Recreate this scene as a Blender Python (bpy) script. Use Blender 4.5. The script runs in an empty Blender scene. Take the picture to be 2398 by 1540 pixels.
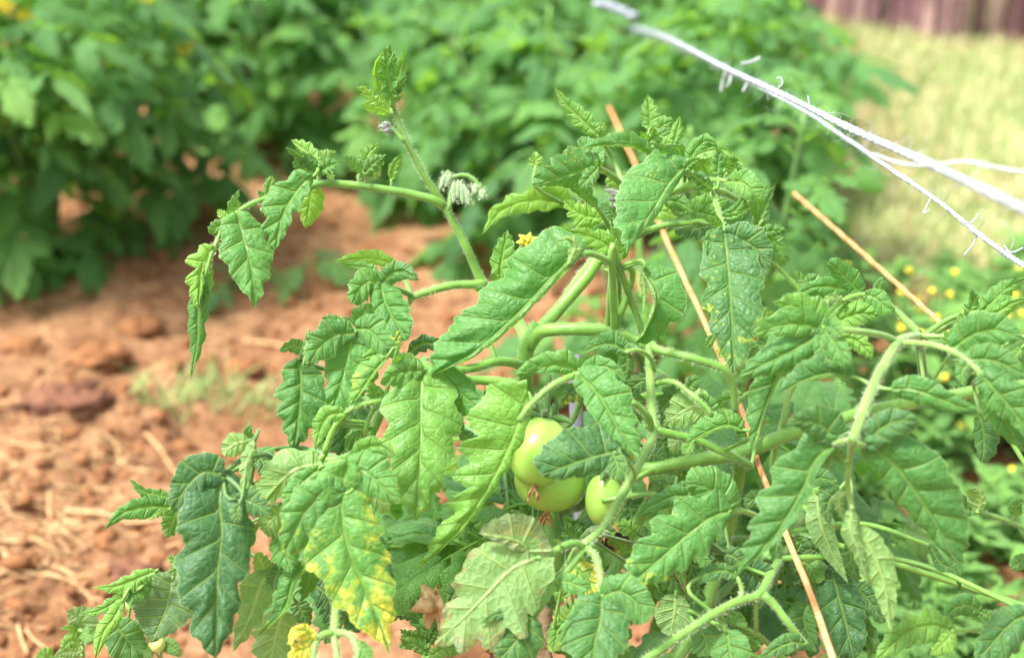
import bpy, math, random
import numpy as np
from mathutils import Vector

sc = bpy.context.scene
COL = sc.collection
RNG = random.Random(11)
NR = np.random.RandomState(5)

# ------------------------------------------------------------------ camera, world, sun, exposure
CAM_Z, PITCH, LENS = 0.95, math.radians(24.0), 50.0
cam_data = bpy.data.cameras.new('camera')
cam = bpy.data.objects.new('camera', cam_data)
COL.objects.link(cam)
cam.location = (0, 0, CAM_Z)
cam.rotation_euler = (math.pi / 2 - PITCH, 0, 0)
cam_data.lens = LENS
cam_data.sensor_width = 36
cam_data.clip_start = 0.02
cam_data.clip_end = 900
cam_data.dof.use_dof = True
cam_data.dof.focus_distance = 1.0
cam_data.dof.aperture_fstop = 4.2
sc.camera = cam

SUN_EL, SUN_AZ = math.radians(64), math.radians(-108)      # azimuth measured clockwise from +Y
world = bpy.data.worlds.new('World')
sc.world = world
world.use_nodes = True
wn = world.node_tree
bg = wn.nodes['Background']
sky = wn.nodes.new('ShaderNodeTexSky')
sky.sky_type = 'NISHITA'
sky.sun_disc = False
sky.sun_elevation = SUN_EL
sky.sun_rotation = SUN_AZ
sky.air_density = 0.7
sky.dust_density = 5.0
sky.ozone_density = 0.8
hs = wn.nodes.new('ShaderNodeHueSaturation')               # overcast: a paler sky
hs.inputs['Saturation'].default_value = 0.28
wn.links.new(sky.outputs[0], hs.inputs['Color'])
wn.links.new(hs.outputs[0], bg.inputs[0])
bg.inputs[1].default_value = 0.125

sun_data = bpy.data.lights.new('sun', 'SUN')
sun_data.energy = 2.1
sun_data.angle = math.radians(9)
sun_data.color = (1.0, 0.95, 0.87)
sun = bpy.data.objects.new('sun', sun_data)
COL.objects.link(sun)
_sd = Vector((math.sin(SUN_AZ) * math.cos(SUN_EL), math.cos(SUN_AZ) * math.cos(SUN_EL), math.sin(SUN_EL)))
sun.rotation_euler = _sd.to_track_quat('Z', 'Y').to_euler()
sun.location = (-2, -2, 4)

sc.view_settings.view_transform = 'Standard'
sc.view_settings.look = 'None'
sc.view_settings.gamma = 1
sc.view_settings.use_curve_mapping = False
sc.view_settings.exposure = 1.82
sc.render.engine = 'CYCLES'
sc.cycles.max_bounces = 8
sc.cycles.transmission_bounces = 4
sc.cycles.use_denoising = True

# ------------------------------------------------------------------ places: a point of the photograph plus a distance
K = 36.0 / LENS / 2398.0
CP, SP = math.cos(PITCH), math.sin(PITCH)
CAM = np.array((0, 0, CAM_Z))
FW = np.array((0, CP, -SP)); UPV = np.array((0, SP, CP)); RT = np.array((1.0, 0, 0))
FR = {0: (0, 0, 1), 1: (374.7, 62.4, .33855), 2: (1124, 187.3, .3244), 3: (562, 562, .3244), 4: (1124, 624.5, .3244),
      5: (1648.6, 562, .3244), 6: (124.9, 978, .365), 7: (874.3, 1040.4, .3244), 8: (1561, 978, .365)}
def P(x, y, d, f=0):
    ox, oy, s = FR[f]
    x = ox + x * s; y = oy + y * s
    return CAM + d * (FW + (x - 1199) * K * RT - (y - 770) * K * UPV)
def ground_at(x, y, z=0.0):
    r = FW + (x - 1199) * K * RT - (y - 770) * K * UPV
    t = (z - CAM_Z) / r[2]
    return CAM + t * r

# ------------------------------------------------------------------ objects
def link_mesh(name, verts, faces, mat, parent=None, smooth=True, attrs=None):
    me = bpy.data.meshes.new(name)
    me.from_pydata([tuple(v) for v in verts] if not isinstance(verts, np.ndarray) else verts.tolist(), [], faces)
    if smooth:
        me.polygons.foreach_set('use_smooth', [True] * len(me.polygons))
    if attrs:
        for k, (typ, val) in attrs.items():
            a = me.attributes.new(k, typ, 'POINT')
            if typ == 'FLOAT':
                a.data.foreach_set('value', np.asarray(val, dtype=np.float32).ravel())
            elif typ == 'FLOAT_VECTOR':
                a.data.foreach_set('vector', np.asarray(val, dtype=np.float32).ravel())
            else:
                a.data.foreach_set('color', np.asarray(val, dtype=np.float32).ravel())
    me.materials.append(mat)
    me.update()
    o = bpy.data.objects.new(name, me)
    COL.objects.link(o)
    if parent is not None:
        o.parent = parent
        if parent.type == 'EMPTY' or True:
            pl = world_loc(parent)
            o.matrix_parent_inverse.translation = -pl
    return o
def world_loc(o):
    v = Vector(o.location)
    # every root stands unrotated while it is built; children sit at identity
    p = o.parent
    while p is not None:
        v = v + Vector(p.location) + o.matrix_parent_inverse.translation
        o = p; p = o.parent
    return v
def tag(o, label=None, cat=None, group=None, kind=None):
    if label: o['label'] = label
    if cat: o['category'] = cat
    if group: o['group'] = group
    if kind: o['kind'] = kind
    return o
def empty(name, loc, label, cat, group=None):
    o = bpy.data.objects.new(name, None)
    COL.objects.link(o)
    o.location = tuple(loc)
    o.empty_display_size = 0.05
    return tag(o, label, cat, group)

# ------------------------------------------------------------------ curves and tubes
def catmull(pts, n):
    pts = np.asarray(pts, dtype=float)
    if len(pts) == 2:
        t = np.linspace(0, 1, n)[:, None]
        return pts[0] * (1 - t) + pts[1] * t
    ext = np.vstack([2 * pts[0] - pts[1], pts, 2 * pts[-1] - pts[-2]])
    out = []
    m = max(6, int(3 * n / (len(pts) - 1)))
    for i in range(1, len(ext) - 2):
        p0, p1, p2, p3 = ext[i - 1], ext[i], ext[i + 1], ext[i + 2]
        t = np.linspace(0, 1, m, endpoint=False)[:, None]
        out.append(.5 * ((2 * p1) + (-p0 + p2) * t + (2 * p0 - 5 * p1 + 4 * p2 - p3) * t ** 2 + (-p0 + 3 * p1 - 3 * p2 + p3) * t ** 3))
    c = np.vstack(out + [pts[-1:]])
    seg = np.linalg.norm(np.diff(c[:, :3], axis=0), axis=1)
    s = np.concatenate([[0], np.cumsum(seg)])
    q = np.linspace(0, s[-1], n)
    return np.stack([np.interp(q, s, c[:, k]) for k in range(c.shape[1])], axis=1)
def norm(v):
    return v / (np.linalg.norm(v, axis=-1, keepdims=True) + 1e-12)
def frames(c):
    T = norm(np.gradient(c, axis=0))
    ref = np.array((0, 0, 1.0)) if abs(T[0][2]) < .9 else np.array((1.0, 0, 0))
    n = norm(np.cross(T[0], ref))
    N = [n]
    for i in range(1, len(c)):
        n = n - T[i] * np.dot(n, T[i]); n = n / np.linalg.norm(n)
        N.append(n)
    N = np.array(N)
    return T, N, np.cross(T, N)
class MB:
    """collects shapes into one mesh"""
    def __init__(self):
        self.v = []; self.f = []; self.n = 0
    def add(self, v, f):
        v = np.asarray(v)
        self.v.append(v)
        self.f += [tuple(i + self.n for i in q) for q in f]
        self.n += len(v)
    def tube(self, pts, rad, n=None, sides=10, ridge=0.03, lump=0.0, closed=True):
        pts = np.asarray(pts, dtype=float)
        rad = np.asarray(rad, dtype=float) * np.ones(len(pts))
        L = np.linalg.norm(np.diff(pts, axis=0), axis=1).sum()
        if n is None:
            n = int(min(90, max(5, L / max(.0035, rad.mean() * 1.2))))
        c4 = catmull(np.hstack([pts, rad[:, None]]), n)
        c, r = c4[:, :3], np.maximum(c4[:, 3], 1e-5)
        T, N, B = frames(c)
        a = np.linspace(0, 2 * math.pi, sides, endpoint=False)
        rr = r[:, None] * (1 + ridge * np.cos(a * 5)[None, :])
        if lump and n > 10:
            rr = rr * (1 + .10 * np.interp(np.arange(n), np.linspace(0, n - 1, max(4, n // 6)), NR.randn(max(4, n // 6))) * min(1, lump * 12))[:, None]
        if lump:
            rr = rr * (1 + lump * (NR.rand(n, 1) - .5) + lump * .5 * (NR.rand(n, sides) - .5))
        v = c[:, None, :] + rr[:, :, None] * (np.cos(a)[None, :, None] * N[:, None, :] + np.sin(a)[None, :, None] * B[:, None, :])
        v = v.reshape(-1, 3)
        f = []
        for i in range(n - 1):
            for j in range(sides):
                k = (j + 1) % sides
                f.append((i * sides + j, i * sides + k, (i + 1) * sides + k, (i + 1) * sides + j))
        if closed:
            f.append(tuple(reversed(range(sides)))); f.append(tuple(range((n - 1) * sides, n * sides)))
        self.add(v, f)
        return c
    def ball(self, c, r, seg=10, rings=7, axis=None, sx=1, sy=1, sz=1):
        v = [(0, 0, -1)]
        for i in range(1, rings):
            p = math.pi * i / rings
            for j in range(seg):
                q = 2 * math.pi * j / seg
                v.append((math.sin(p) * math.cos(q), math.sin(p) * math.sin(q), -math.cos(p)))
        v.append((0, 0, 1))
        v = np.array(v) * np.array((sx, sy, sz)) * r
        if axis is not None:
            q = Vector(axis).to_track_quat('Z', 'Y').to_matrix()
            v = v @ np.array(q).T
        f = []
        for j in range(seg):
            f.append((0, 1 + (j + 1) % seg, 1 + j))
            f.append((len(v) - 1, 1 + (rings - 2) * seg + j, 1 + (rings - 2) * seg + (j + 1) % seg))
            for i in range(rings - 2):
                a0 = 1 + i * seg
                f.append((a0 + j, a0 + (j + 1) % seg, a0 + seg + (j + 1) % seg, a0 + seg + j))
        self.add(v + np.asarray(c), f)
    def build(self, name, mat, parent=None, smooth=True, **k):
        return link_mesh(name, np.vstack(self.v), self.f, mat, parent, smooth, **k)

# ------------------------------------------------------------------ noise
_perm = NR.permutation(512)
def _h(i, j, s=0):
    return _perm[(_perm[(i + s * 31) & 511] + j) & 511]
def gnoise(x, y, s=0):
    xi = np.floor(x).astype(int); yi = np.floor(y).astype(int)
    xf = x - xi; yf = y - yi
    u = xf * xf * (3 - 2 * xf); v = yf * yf * (3 - 2 * yf)
    def g(a, b):
        h = _h(xi + a, yi + b, s) / 512.0 * 2 * math.pi
        return np.cos(h) * (xf - a) + np.sin(h) * (yf - b)
    return ((g(0, 0) * (1 - u) + g(1, 0) * u) * (1 - v) + (g(0, 1) * (1 - u) + g(1, 1) * u) * v) * 1.5
def fbm(x, y, oct=4, s=0):
    a, t = 1.0, 0
    for o in range(oct):
        t = t + a * gnoise(x * 2 ** o, y * 2 ** o, s + o); a *= .5
    return t
def worley(x, y, s=0):
    xi = np.floor(x).astype(int); yi = np.floor(y).astype(int)
    d = np.full(x.shape, 9.0)
    for a in (-1, 0, 1):
        for b in (-1, 0, 1):
            px = xi + a + _h(xi + a, yi + b, s) / 512.0
            py = yi + b + _h(xi + a, yi + b, s + 7) / 512.0
            d = np.minimum(d, np.hypot(px - x, py - y))
    return d

# ------------------------------------------------------------------ materials
def newmat(name):
    m = bpy.data.materials.new(name); m.use_nodes = True
    nt = m.node_tree; nt.nodes.clear()
    return m, nt
class NB:
    def __init__(self, nt): self.nt = nt
    def node(self, t, **k):
        n = self.nt.nodes.new(t)
        for a, b in k.items(): setattr(n, a, b)
        return n
    def put(self, sock, v):
        if hasattr(v, 'is_linked') or isinstance(v, bpy.types.NodeSocket): self.nt.links.new(v, sock)
        elif isinstance(v, (tuple, list)) and len(v) == 3 and sock.type == 'RGBA': sock.default_value = (*v, 1)
        else: sock.default_value = v
    def math(self, op, a, b=0.0, c=0.0, clamp=False):
        n = self.node('ShaderNodeMath', operation=op, use_clamp=clamp)
        self.put(n.inputs[0], a); self.put(n.inputs[1], b); self.put(n.inputs[2], c)
        return n.outputs[0]
    def mix(self, f, a, b, mode='MIX'):
        n = self.node('ShaderNodeMix', data_type='RGBA', blend_type=mode)
        self.put(n.inputs[0], f); self.put(n.inputs[6], a); self.put(n.inputs[7], b)
        return n.outputs[2]
    def ramp(self, v, lo, hi, a=0.0, b=1.0):
        n = self.node('ShaderNodeMapRange', interpolation_type='SMOOTHSTEP')
        self.put(n.inputs[0], v); n.inputs[1].default_value = lo; n.inputs[2].default_value = hi
        n.inputs[3].default_value = a; n.inputs[4].default_value = b
        return n.outputs[0]
    def attr(self, name, out='Fac', typ='GEOMETRY'):
        n = self.node('ShaderNodeAttribute', attribute_name=name, attribute_type=typ)
        return n.outputs[out]
    def noise(self, vec, scale, detail=3.0, rough=.55, out='Fac'):
        n = self.node('ShaderNodeTexNoise')
        if vec is not None: self.put(n.inputs['Vector'], vec)
        n.inputs['Scale'].default_value = scale; n.inputs['Detail'].default_value = detail
        n.inputs['Roughness'].default_value = rough
        return n.outputs[out]
    def voro(self, vec, scale, feature='F1', out='Distance', rnd=1.0):
        n = self.node('ShaderNodeTexVoronoi', feature=feature)
        if vec is not None: self.put(n.inputs['Vector'], vec)
        n.inputs['Scale'].default_value = scale
        n.inputs['Randomness'].default_value = rnd
        return n.outputs[out]
    def bump(self, h, strength, dist, normal=None):
        n = self.node('ShaderNodeBump')
        self.put(n.inputs['Height'], h); n.inputs['Strength'].default_value = strength; n.inputs['Distance'].default_value = dist
        if normal is not None: self.put(n.inputs['Normal'], normal)
        return n.outputs[0]
    def principled(self, col, rough=.6, spec=.5, normal=None, **k):
        n = self.node('ShaderNodeBsdfPrincipled')
        self.put(n.inputs['Base Color'], col); self.put(n.inputs['Roughness'], rough)
        n.inputs['Specular IOR Level'].default_value = spec
        if normal is not None: self.put(n.inputs['Normal'], normal)
        for a, b in k.items(): self.put(n.inputs[a.replace('_', ' ')], b)
        return n.outputs[0]
    def out(self, s):
        o = self.node('ShaderNodeOutputMaterial'); self.nt.links.new(s, o.inputs[0])

def leaf_material(name, cols, translucency=.34, gloss=.45, veinmix=.55):
    m, nt = newmat(name); b = NB(nt)
    ph = b.attr('vein_phase'); sp_ = b.attr('vein_gap'); lat = b.attr('across'); uu = b.attr('along')
    met = b.attr('flat', 'Vector')
    tint = b.node('ShaderNodeAttribute', attribute_name='tint')
    sx = b.node('ShaderNodeSeparateColor'); nt.links.new(tint.outputs['Color'], sx.inputs[0])
    yel, tone, spot = sx.outputs[0], sx.outputs[1], sx.outputs[2]
    brown = tint.outputs['Alpha']
    obr = b.node('ShaderNodeObjectInfo').outputs['Random']
    alat = b.math('ABSOLUTE', lat)
    sm = b.node('ShaderNodeSeparateXYZ'); nt.links.new(met, sm.inputs[0])
    n0 = b.noise(met, 70, 2)
    # lateral veins
    tri = b.math('ABSOLUTE', b.math('SUBTRACT', b.math('FRACT', b.math('ADD', ph, .5)), .5))
    dist = b.math('MULTIPLY', tri, sp_)
    wv = b.math('MULTIPLY_ADD', alat, -.0006, .0012)
    vl = b.math('SUBTRACT', 1.0, b.math('DIVIDE', dist, wv), clamp=True)
    ph3 = b.math('MULTIPLY_ADD', ph, 4.0, b.math('MULTIPLY_ADD', n0, .9, -.45))
    tri3 = b.math('ABSOLUTE', b.math('SUBTRACT', b.math('FRACT', b.math('ADD', ph3, .5)), .5))
    v3 = b.math('SUBTRACT', 1.0, b.math('DIVIDE', b.math('MULTIPLY', tri3, b.math('MULTIPLY', sp_, .25)), .00055), clamp=True)
    v3 = b.math('MULTIPLY', v3, b.ramp(alat, .12, .35))
    dmid = b.math('ABSOLUTE', sm.outputs[1])
    wm = b.math('MULTIPLY_ADD', uu, -.0014, .0021)
    vm = b.math('SUBTRACT', 1.0, b.math('DIVIDE', dmid, wm), clamp=True)
    # small net
    warp = b.node('ShaderNodeVectorMath', operation='MULTIPLY_ADD')
    nt.links.new(b.noise(met, 160, 2, .5, 'Color'), warp.inputs[0]); warp.inputs[1].default_value = (.004,) * 3
    nt.links.new(met, warp.inputs[2])
    net = b.voro(warp.outputs[0], 165, 'DISTANCE_TO_EDGE')
    netm = b.ramp(net, .0, .10, 1, 0)
    vein = b.math('MAXIMUM', b.math('MAXIMUM', b.math('MAXIMUM', vl, vm), b.math('MULTIPLY', v3, .26)), b.math('MULTIPLY', netm, .2))
    # colour
    n1 = b.noise(met, 45, 3)
    t2 = b.math('ADD', tone, b.math('MULTIPLY_ADD', n1, .36, -.18), clamp=True)
    t2 = b.math('ADD', t2, b.math('MULTIPLY_ADD', obr, .30, -.15), clamp=True)
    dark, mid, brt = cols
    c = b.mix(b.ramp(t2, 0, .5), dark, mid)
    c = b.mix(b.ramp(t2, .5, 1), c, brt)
    veinc = b.mix(b.math('MULTIPLY', vein, veinmix), c, (.23, .36, .085))
    # dusty hairy sheen and pale margin
    fz = b.noise(met, 900, 2)
    c = b.mix(b.math('MULTIPLY', b.ramp(fz, .5, .8), .12), veinc, (.30, .40, .26))
    c = b.mix(b.math('MULTIPLY', b.ramp(alat, .95, 1.0), .55), c, (.26, .38, .17))
    # stipple spots
    vs = b.voro(met, 330, 'F1')
    region = b.ramp(b.noise(met, 60, 2), .45, .65)
    smk = b.math('MULTIPLY', b.math('MULTIPLY', b.ramp(vs, .16, .34, 1, 0), spot), region)
    c = b.mix(smk, c, (.34, .38, .03))
    # yellowing toward tip and margin
    yn = b.noise(met, 95, 5, .65)
    vkeep = b.math('MULTIPLY', b.math('MAXIMUM', vl, vm), .30)
    ys = b.math('ADD', b.math('MULTIPLY_ADD', yn, 1.9, -.4), b.math('MULTIPLY_ADD', uu, .55, b.math('MULTIPLY', alat, .25)))
    ys = b.math('SUBTRACT', ys, vkeep)
    ym = b.math('SUBTRACT', ys, b.math('MULTIPLY_ADD', yel, -1.25, 1.85))
    c = b.mix(b.math('MULTIPLY', b.ramp(ym, -.22, .0), .65), c, (.36, .42, .04))
    c = b.mix(b.math('MULTIPLY', b.ramp(ym, .0, .30), .88), c, (.62, .54, .07))
    bn = b.noise(met, 150, 4, .6)
    bs = b.math('ADD', b.math('MULTIPLY', bn, 1.0), b.math('MULTIPLY_ADD', uu, .35, b.math('MULTIPLY', alat, .5)))
    bm = b.math('SUBTRACT', bs, b.math('MULTIPLY_ADD', brown, -.9, 1.75))
    c = b.mix(b.ramp(bm, -.05, .03), c, (.28, .13, .04))
    c = b.mix(b.ramp(bm, .04, .12), c, (.035, .018, .012))
    geo = b.node('ShaderNodeNewGeometry')
    back = geo.outputs['Backfacing']
    cu = b.mix(.55, c, (.19, .31, .12))
    cu = b.mix(b.math('MULTIPLY', b.math('MAXIMUM', vl, vm), .6), cu, (.36, .50, .18))
    cu = b.mix(b.math('MULTIPLY', netm, .22), cu, (.30, .44, .16))
    col = b.mix(back, c, cu)
    # relief
    bul = b.ramp(net, 0, .5)
    h = b.math('MULTIPLY_ADD', bul, .30, b.math('MULTIPLY', vein, -.80))
    h = b.math('ADD', h, b.math('MULTIPLY', b.noise(met, 420, 3), .22))
    bp = b.bump(h, .8, .0016)
    rgh = b.math('MULTIPLY_ADD', n1, .25, .38)
    pr = b.principled(col, rgh, gloss, bp, Sheen_Weight=.12, Sheen_Roughness=.5)
    tr = b.node('ShaderNodeBsdfTranslucent')
    tc = b.mix(1.0, col, (1.9, 2.1, .55), 'MULTIPLY')
    nt.links.new(tc, tr.inputs[0]); nt.links.new(bp, tr.inputs[1])
    ms = b.node('ShaderNodeMixShader'); ms.inputs[0].default_value = translucency
    nt.links.new(pr, ms.inputs[1]); nt.links.new(tr.outputs[0], ms.inputs[2])
    b.out(ms.outputs[0])
    return m
M = {}
M['leaf'] = leaf_material('tomato_leaf', ((.026, .108, .030), (.060, .205, .034), (.155, .34, .040)))
M['leaf_far'] = leaf_material('tomato_leaf_field', ((.048, .155, .055), (.095, .25, .065), (.18, .36, .075)), veinmix=.3, gloss=.35, translucency=.48)
M['weed'] = leaf_material('weed_leaf', ((.045, .13, .04), (.09, .24, .045), (.17, .36, .06)), gloss=.35)
M['weed_dull'] = leaf_material('dull_weed_leaf', ((.06, .13, .06), (.09, .18, .08), (.16, .26, .12)), gloss=.3)

def simple(name, col, rough=.6, spec=.4, var=.25, scale=60, bump=.0, bscale=200, bdist=.001, col2=None, **k):
    m, nt = newmat(name); b = NB(nt)
    tc = b.node('ShaderNodeTexCoord').outputs['Object']
    n = b.noise(tc, scale, 4)
    c2 = col2 or tuple(x * (1 - var) for x in col)
    c = b.mix(b.ramp(n, .35, .65), col, c2)
    nr = b.bump(b.noise(tc, bscale, 3), bump, bdist) if bump else None
    b.out(b.principled(c, rough, spec, nr, **k))
    return m
M['stem'] = simple('stem_skin', (.17, .36, .055), .45, .5, col2=(.11, .26, .04), scale=45, bump=.45, bscale=900, bdist=.0008, Sheen_Weight=.22, Sheen_Roughness=.4, Subsurface_Weight=.12, Subsurface_Radius=(.004, .006, .002))
M['stem_pale'] = simple('stem_skin_pale', (.21, .38, .085), .45, .5, col2=(.14, .29, .055), scale=45, bump=.4, bscale=900, bdist=.0008, Sheen_Weight=.25, Sheen_Roughness=.4, Subsurface_Weight=.12, Subsurface_Radius=(.004, .006, .002))
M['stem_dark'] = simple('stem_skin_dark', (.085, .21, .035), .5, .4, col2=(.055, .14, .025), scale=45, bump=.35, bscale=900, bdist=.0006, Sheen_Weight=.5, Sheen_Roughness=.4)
M['woody'] = simple('woody_stem', (.30, .20, .12), .85, .2, col2=(.13, .08, .05), scale=90, bump=.8, bscale=300, bdist=.002)
M['tomato'] = simple('tomato_skin', (.34, .56, .12), .24, .5, col2=(.25, .45, .07), scale=18, Subsurface_Weight=.2, Subsurface_Radius=(.012, .016, .004), Coat_Weight=.15)
M['dry'] = simple('dry_flower', (.50, .33, .16), .85, .2, col2=(.25, .13, .05), scale=400, bump=.8, bscale=700)
M['dry_leaf'] = simple('dry_leaf', (.50, .36, .20), .8, .2, col2=(.30, .18, .08), scale=90, bump=.8, bscale=260, bdist=.002)
M['bud'] = simple('flower_bud', (.22, .33, .14), .8, .2, col2=(.13, .2, .11), scale=500, Sheen_Weight=.8)
M['bud_dark'] = simple('dark_flower_bud', (.13, .15, .13), .8, .2, col2=(.2, .22, .2), scale=600, Sheen_Weight=.8)
M['petal'] = simple('yellow_petal', (.75, .66, .06), .5, .3, col2=(.62, .50, .04), scale=200)
M['hair'] = simple('plant_hair', (.55, .66, .42), .5, .4)
M['rope'] = simple('white_rope', (.36, .40, .44), .7, .3, col2=(.22, .26, .31), scale=150, bump=.5, bscale=1200, bdist=.0004)
M['fray'] = simple('rope_fibre', (.42, .46, .50), .6, .3)
M['twine'] = simple('orange_twine', (.66, .22, .08), .55, .4, col2=(.66, .32, .15), scale=120, bump=.5, bscale=900, bdist=.0005)
M['twine_faded'] = simple('faded_orange_twine', (.66, .30, .13), .6, .3, col2=(.6, .36, .2), scale=90)
M['straw'] = simple('straw', (.62, .43, .22), .75, .25, col2=(.48, .30, .14), scale=80)
M['stone'] = simple('dark_clod', (.11, .055, .035), .95, .1, col2=(.22, .10, .06), scale=60, bump=1, bscale=200, bdist=.004)
M['clod'] = simple('soil_crumb', (.26, .12, .052), .95, .08, col2=(.17, .075, .034), scale=30, bump=1, bscale=300, bdist=.002)
M['white'] = simple('white_stake', (.22, .22, .28), .7, .3, scale=50)

# ------------------------------------------------------------------ leaflets
def rot_about(v, k, ang):
    c = np.cos(ang)[:, None]; s = np.sin(ang)[:, None]
    return v * c + np.cross(k, v) * s + k * (np.sum(k * v, axis=1, keepdims=True)) * (1 - c)
def leaf_geo(pts, ref, wa, wb, roll=(0, 0), fold=(0, 0), curl=(20, 20), nl=4.2, deep=.22, base=.5, peak=.3, tipk=1.22,
             relief=.85, ruffle=.6, seed=0, under=False, res=(60, 10), yel=0, tone=.5, spot=0, brown=0, tooth=.055, back=-66, fwd=130):
    """pts: midrib (3-D); ref: per point or constant direction the upper face looks to; wa / wb: half widths (m)"""
    rs = np.random.RandomState(seed + 1)
    nl = nl + 1.1
    nu, nv = res
    cc = catmull(pts, 4 * nu + 1)
    u = np.linspace(0, 1, nu + 1) ** 1.25
    c = np.stack([np.interp(u, np.linspace(0, 1, len(cc)), cc[:, k]) for k in range(3)], 1)
    L = np.linalg.norm(np.diff(c, axis=0), axis=1).sum()
    Tc = norm(np.gradient(cc, axis=0))
    T = norm(np.stack([np.interp(u, np.linspace(0, 1, len(cc)), Tc[:, k]) for k in range(3)], 1))
    ref = np.asarray(ref, dtype=float)
    if ref.ndim == 1: ref = np.tile(ref, (nu + 1, 1))
    else: ref = np.stack([np.interp(u, np.linspace(0, 1, len(ref)), ref[:, k]) for k in range(3)], 1)
    N = norm(ref - T * np.sum(ref * T, axis=1, keepdims=True))
    rl = np.radians(np.linspace(roll[0], roll[1], nu + 1))
    N = rot_about(N, T, rl)
    A = np.cross(N, T)
    t = np.clip((u - peak) / (1 - peak), 0, 1)
    base = base * .8
    e = np.where(u < peak, base + (1 - base) * np.sin(np.clip(u / peak, 0, 1) * math.pi / 2), (1 - t ** tipk) * (1 - .10 * t))
    e = e * (.35 + .65 * np.sin(np.clip(u / .06, 0, 1) * math.pi / 2))
    th = np.radians(np.minimum(back + fwd * u ** .32, 56))
    f1 = rs.uniform(0, 50)
    V = np.zeros((nu + 1, 2 * nv + 1, 3)); ph = np.zeros((nu + 1, 2 * nv + 1)); lat = np.zeros_like(ph); uu = np.zeros_like(ph)
    S = np.zeros_like(ph); Tt = np.zeros_like(ph)
    vv = np.linspace(0, 1, nv + 1) ** .9
    for side, w0, fo, cu in ((1, wa, fold[0], curl[0]), (-1, wb, fold[1], curl[1])):
        off = 0 if side > 0 else .38
        p = nl * u ** .88 + off
        wob = .12 * np.sin(u * 9 + f1 + side)
        pw = p + .07 * np.sin(2 * math.pi * p)
        ra_ = rs.uniform(.35, 1.75, 24)
        lob = 1 - 1.05 * deep * ra_[np.floor(pw).astype(int) % 24] * (1 - np.abs(np.cos(math.pi * pw))) ** 1.45 - tooth * ra_[np.floor(3 * p + 5).astype(int) % 24] * (1 - np.abs(np.cos(math.pi * (3 * p + .3 * side))))
        lob = np.where(u < .02, np.maximum(lob, .9), lob)
        w = w0 * 1.20 * e * lob / np.maximum(.62, np.cos(th)) * (1 + .10 * np.sin(u * 5 + f1))
        w[-1] = max(w0 * .01, 1e-4)
        ang = np.radians(fo) - np.radians(cu) * vv ** 1.25
        ca, sa = np.cos(ang), np.sin(ang)
        dx = np.diff(vv)
        X = np.concatenate([[0], np.cumsum((ca[1:] + ca[:-1]) / 2 * dx)])
        Z = np.concatenate([[0], np.cumsum((sa[1:] + sa[:-1]) / 2 * dx)])
        gap = L / nl
        if cu >= 0: w = w / max(.72, X[-1])
        lp = min(gap, w0)
        for j, v in enumerate(vv):
            if side < 0 and j == 0: continue
            jj = nv + side * j
            r = w * v
            cth, sth = np.cos(th), np.sin(th)
            # between-vein swelling, pleated along laterals, waved at the margin
            bul = np.abs(np.sin(math.pi * p)) ** .8 * (max(v, 1e-6) * (1.02 - v) * 4) ** .6 * lp * .10
            ruf = np.sin(2 * math.pi * p * .5 + f1 + side) * v ** 2 * w0 * .13 + np.sin(2 * math.pi * p + f1 * 2) * v ** 3 * w0 * .07
            nz = gnoise(u * L * 55 + f1, np.full_like(u, side * v * w0 * 55 + f1)) * .0017 * min(1, v * 3)
            hh = (bul * relief * (-1 if under else 1) + ruf * ruffle + nz * relief) * np.minimum(1, w / (w0 * .3 + 1e-6))
            cosd = X[j]; sind = Z[j]
            V[:, jj] = c + (w * cosd * cth)[:, None] * (A * side) + (w * sind)[:, None] * N + (r * sth)[:, None] * T + hh[:, None] * N
            ph[:, jj] = p; lat[:, jj] = side * v; uu[:, jj] = u
            S[:, jj] = u * L + r * sth; Tt[:, jj] = side * r * cth
    ph[:, nv] = nl * u ** .88 + .5   # never on a lateral at the rib
    m = 2 * nv + 1
    idx = np.arange((nu + 1) * m).reshape(nu + 1, m)
    q = np.stack([idx[:-1, :-1], idx[1:, :-1], idx[1:, 1:], idx[:-1, 1:]], -1).reshape(-1, 4)
    if under: q = q[:, ::-1]
    n = (nu + 1) * m
    sd = (seed * 7.31) % 13
    # both halves share the rib column: the phase there is the mean, laterals start just beside it
    at = {'vein_phase': ('FLOAT', ph.ravel()), 'across': ('FLOAT', lat.ravel()), 'along': ('FLOAT', uu.ravel()),
          'vein_gap': ('FLOAT', np.full(n, L / nl)),
          'flat': ('FLOAT_VECTOR', np.stack([S.ravel() + sd, Tt.ravel(), np.full(n, sd * .37)], 1)),
          'tint': ('FLOAT_COLOR', np.tile((yel, tone, spot, brown), (n, 1)))}
    return V.reshape(-1, 3), q.tolist(), at, L
def join_geo(parts):
    vs, fs, n = [], [], 0
    at = {}
    for v, f, a in parts:
        vs.append(v); fs += [tuple(i + n for i in q) for q in f]; n += len(v)
        for k, (t, d) in a.items(): at.setdefault(k, (t, []))[1].append(d)
    return np.vstack(vs), fs, {k: (t, np.concatenate(d)) for k, (t, d) in at.items()}
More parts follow.
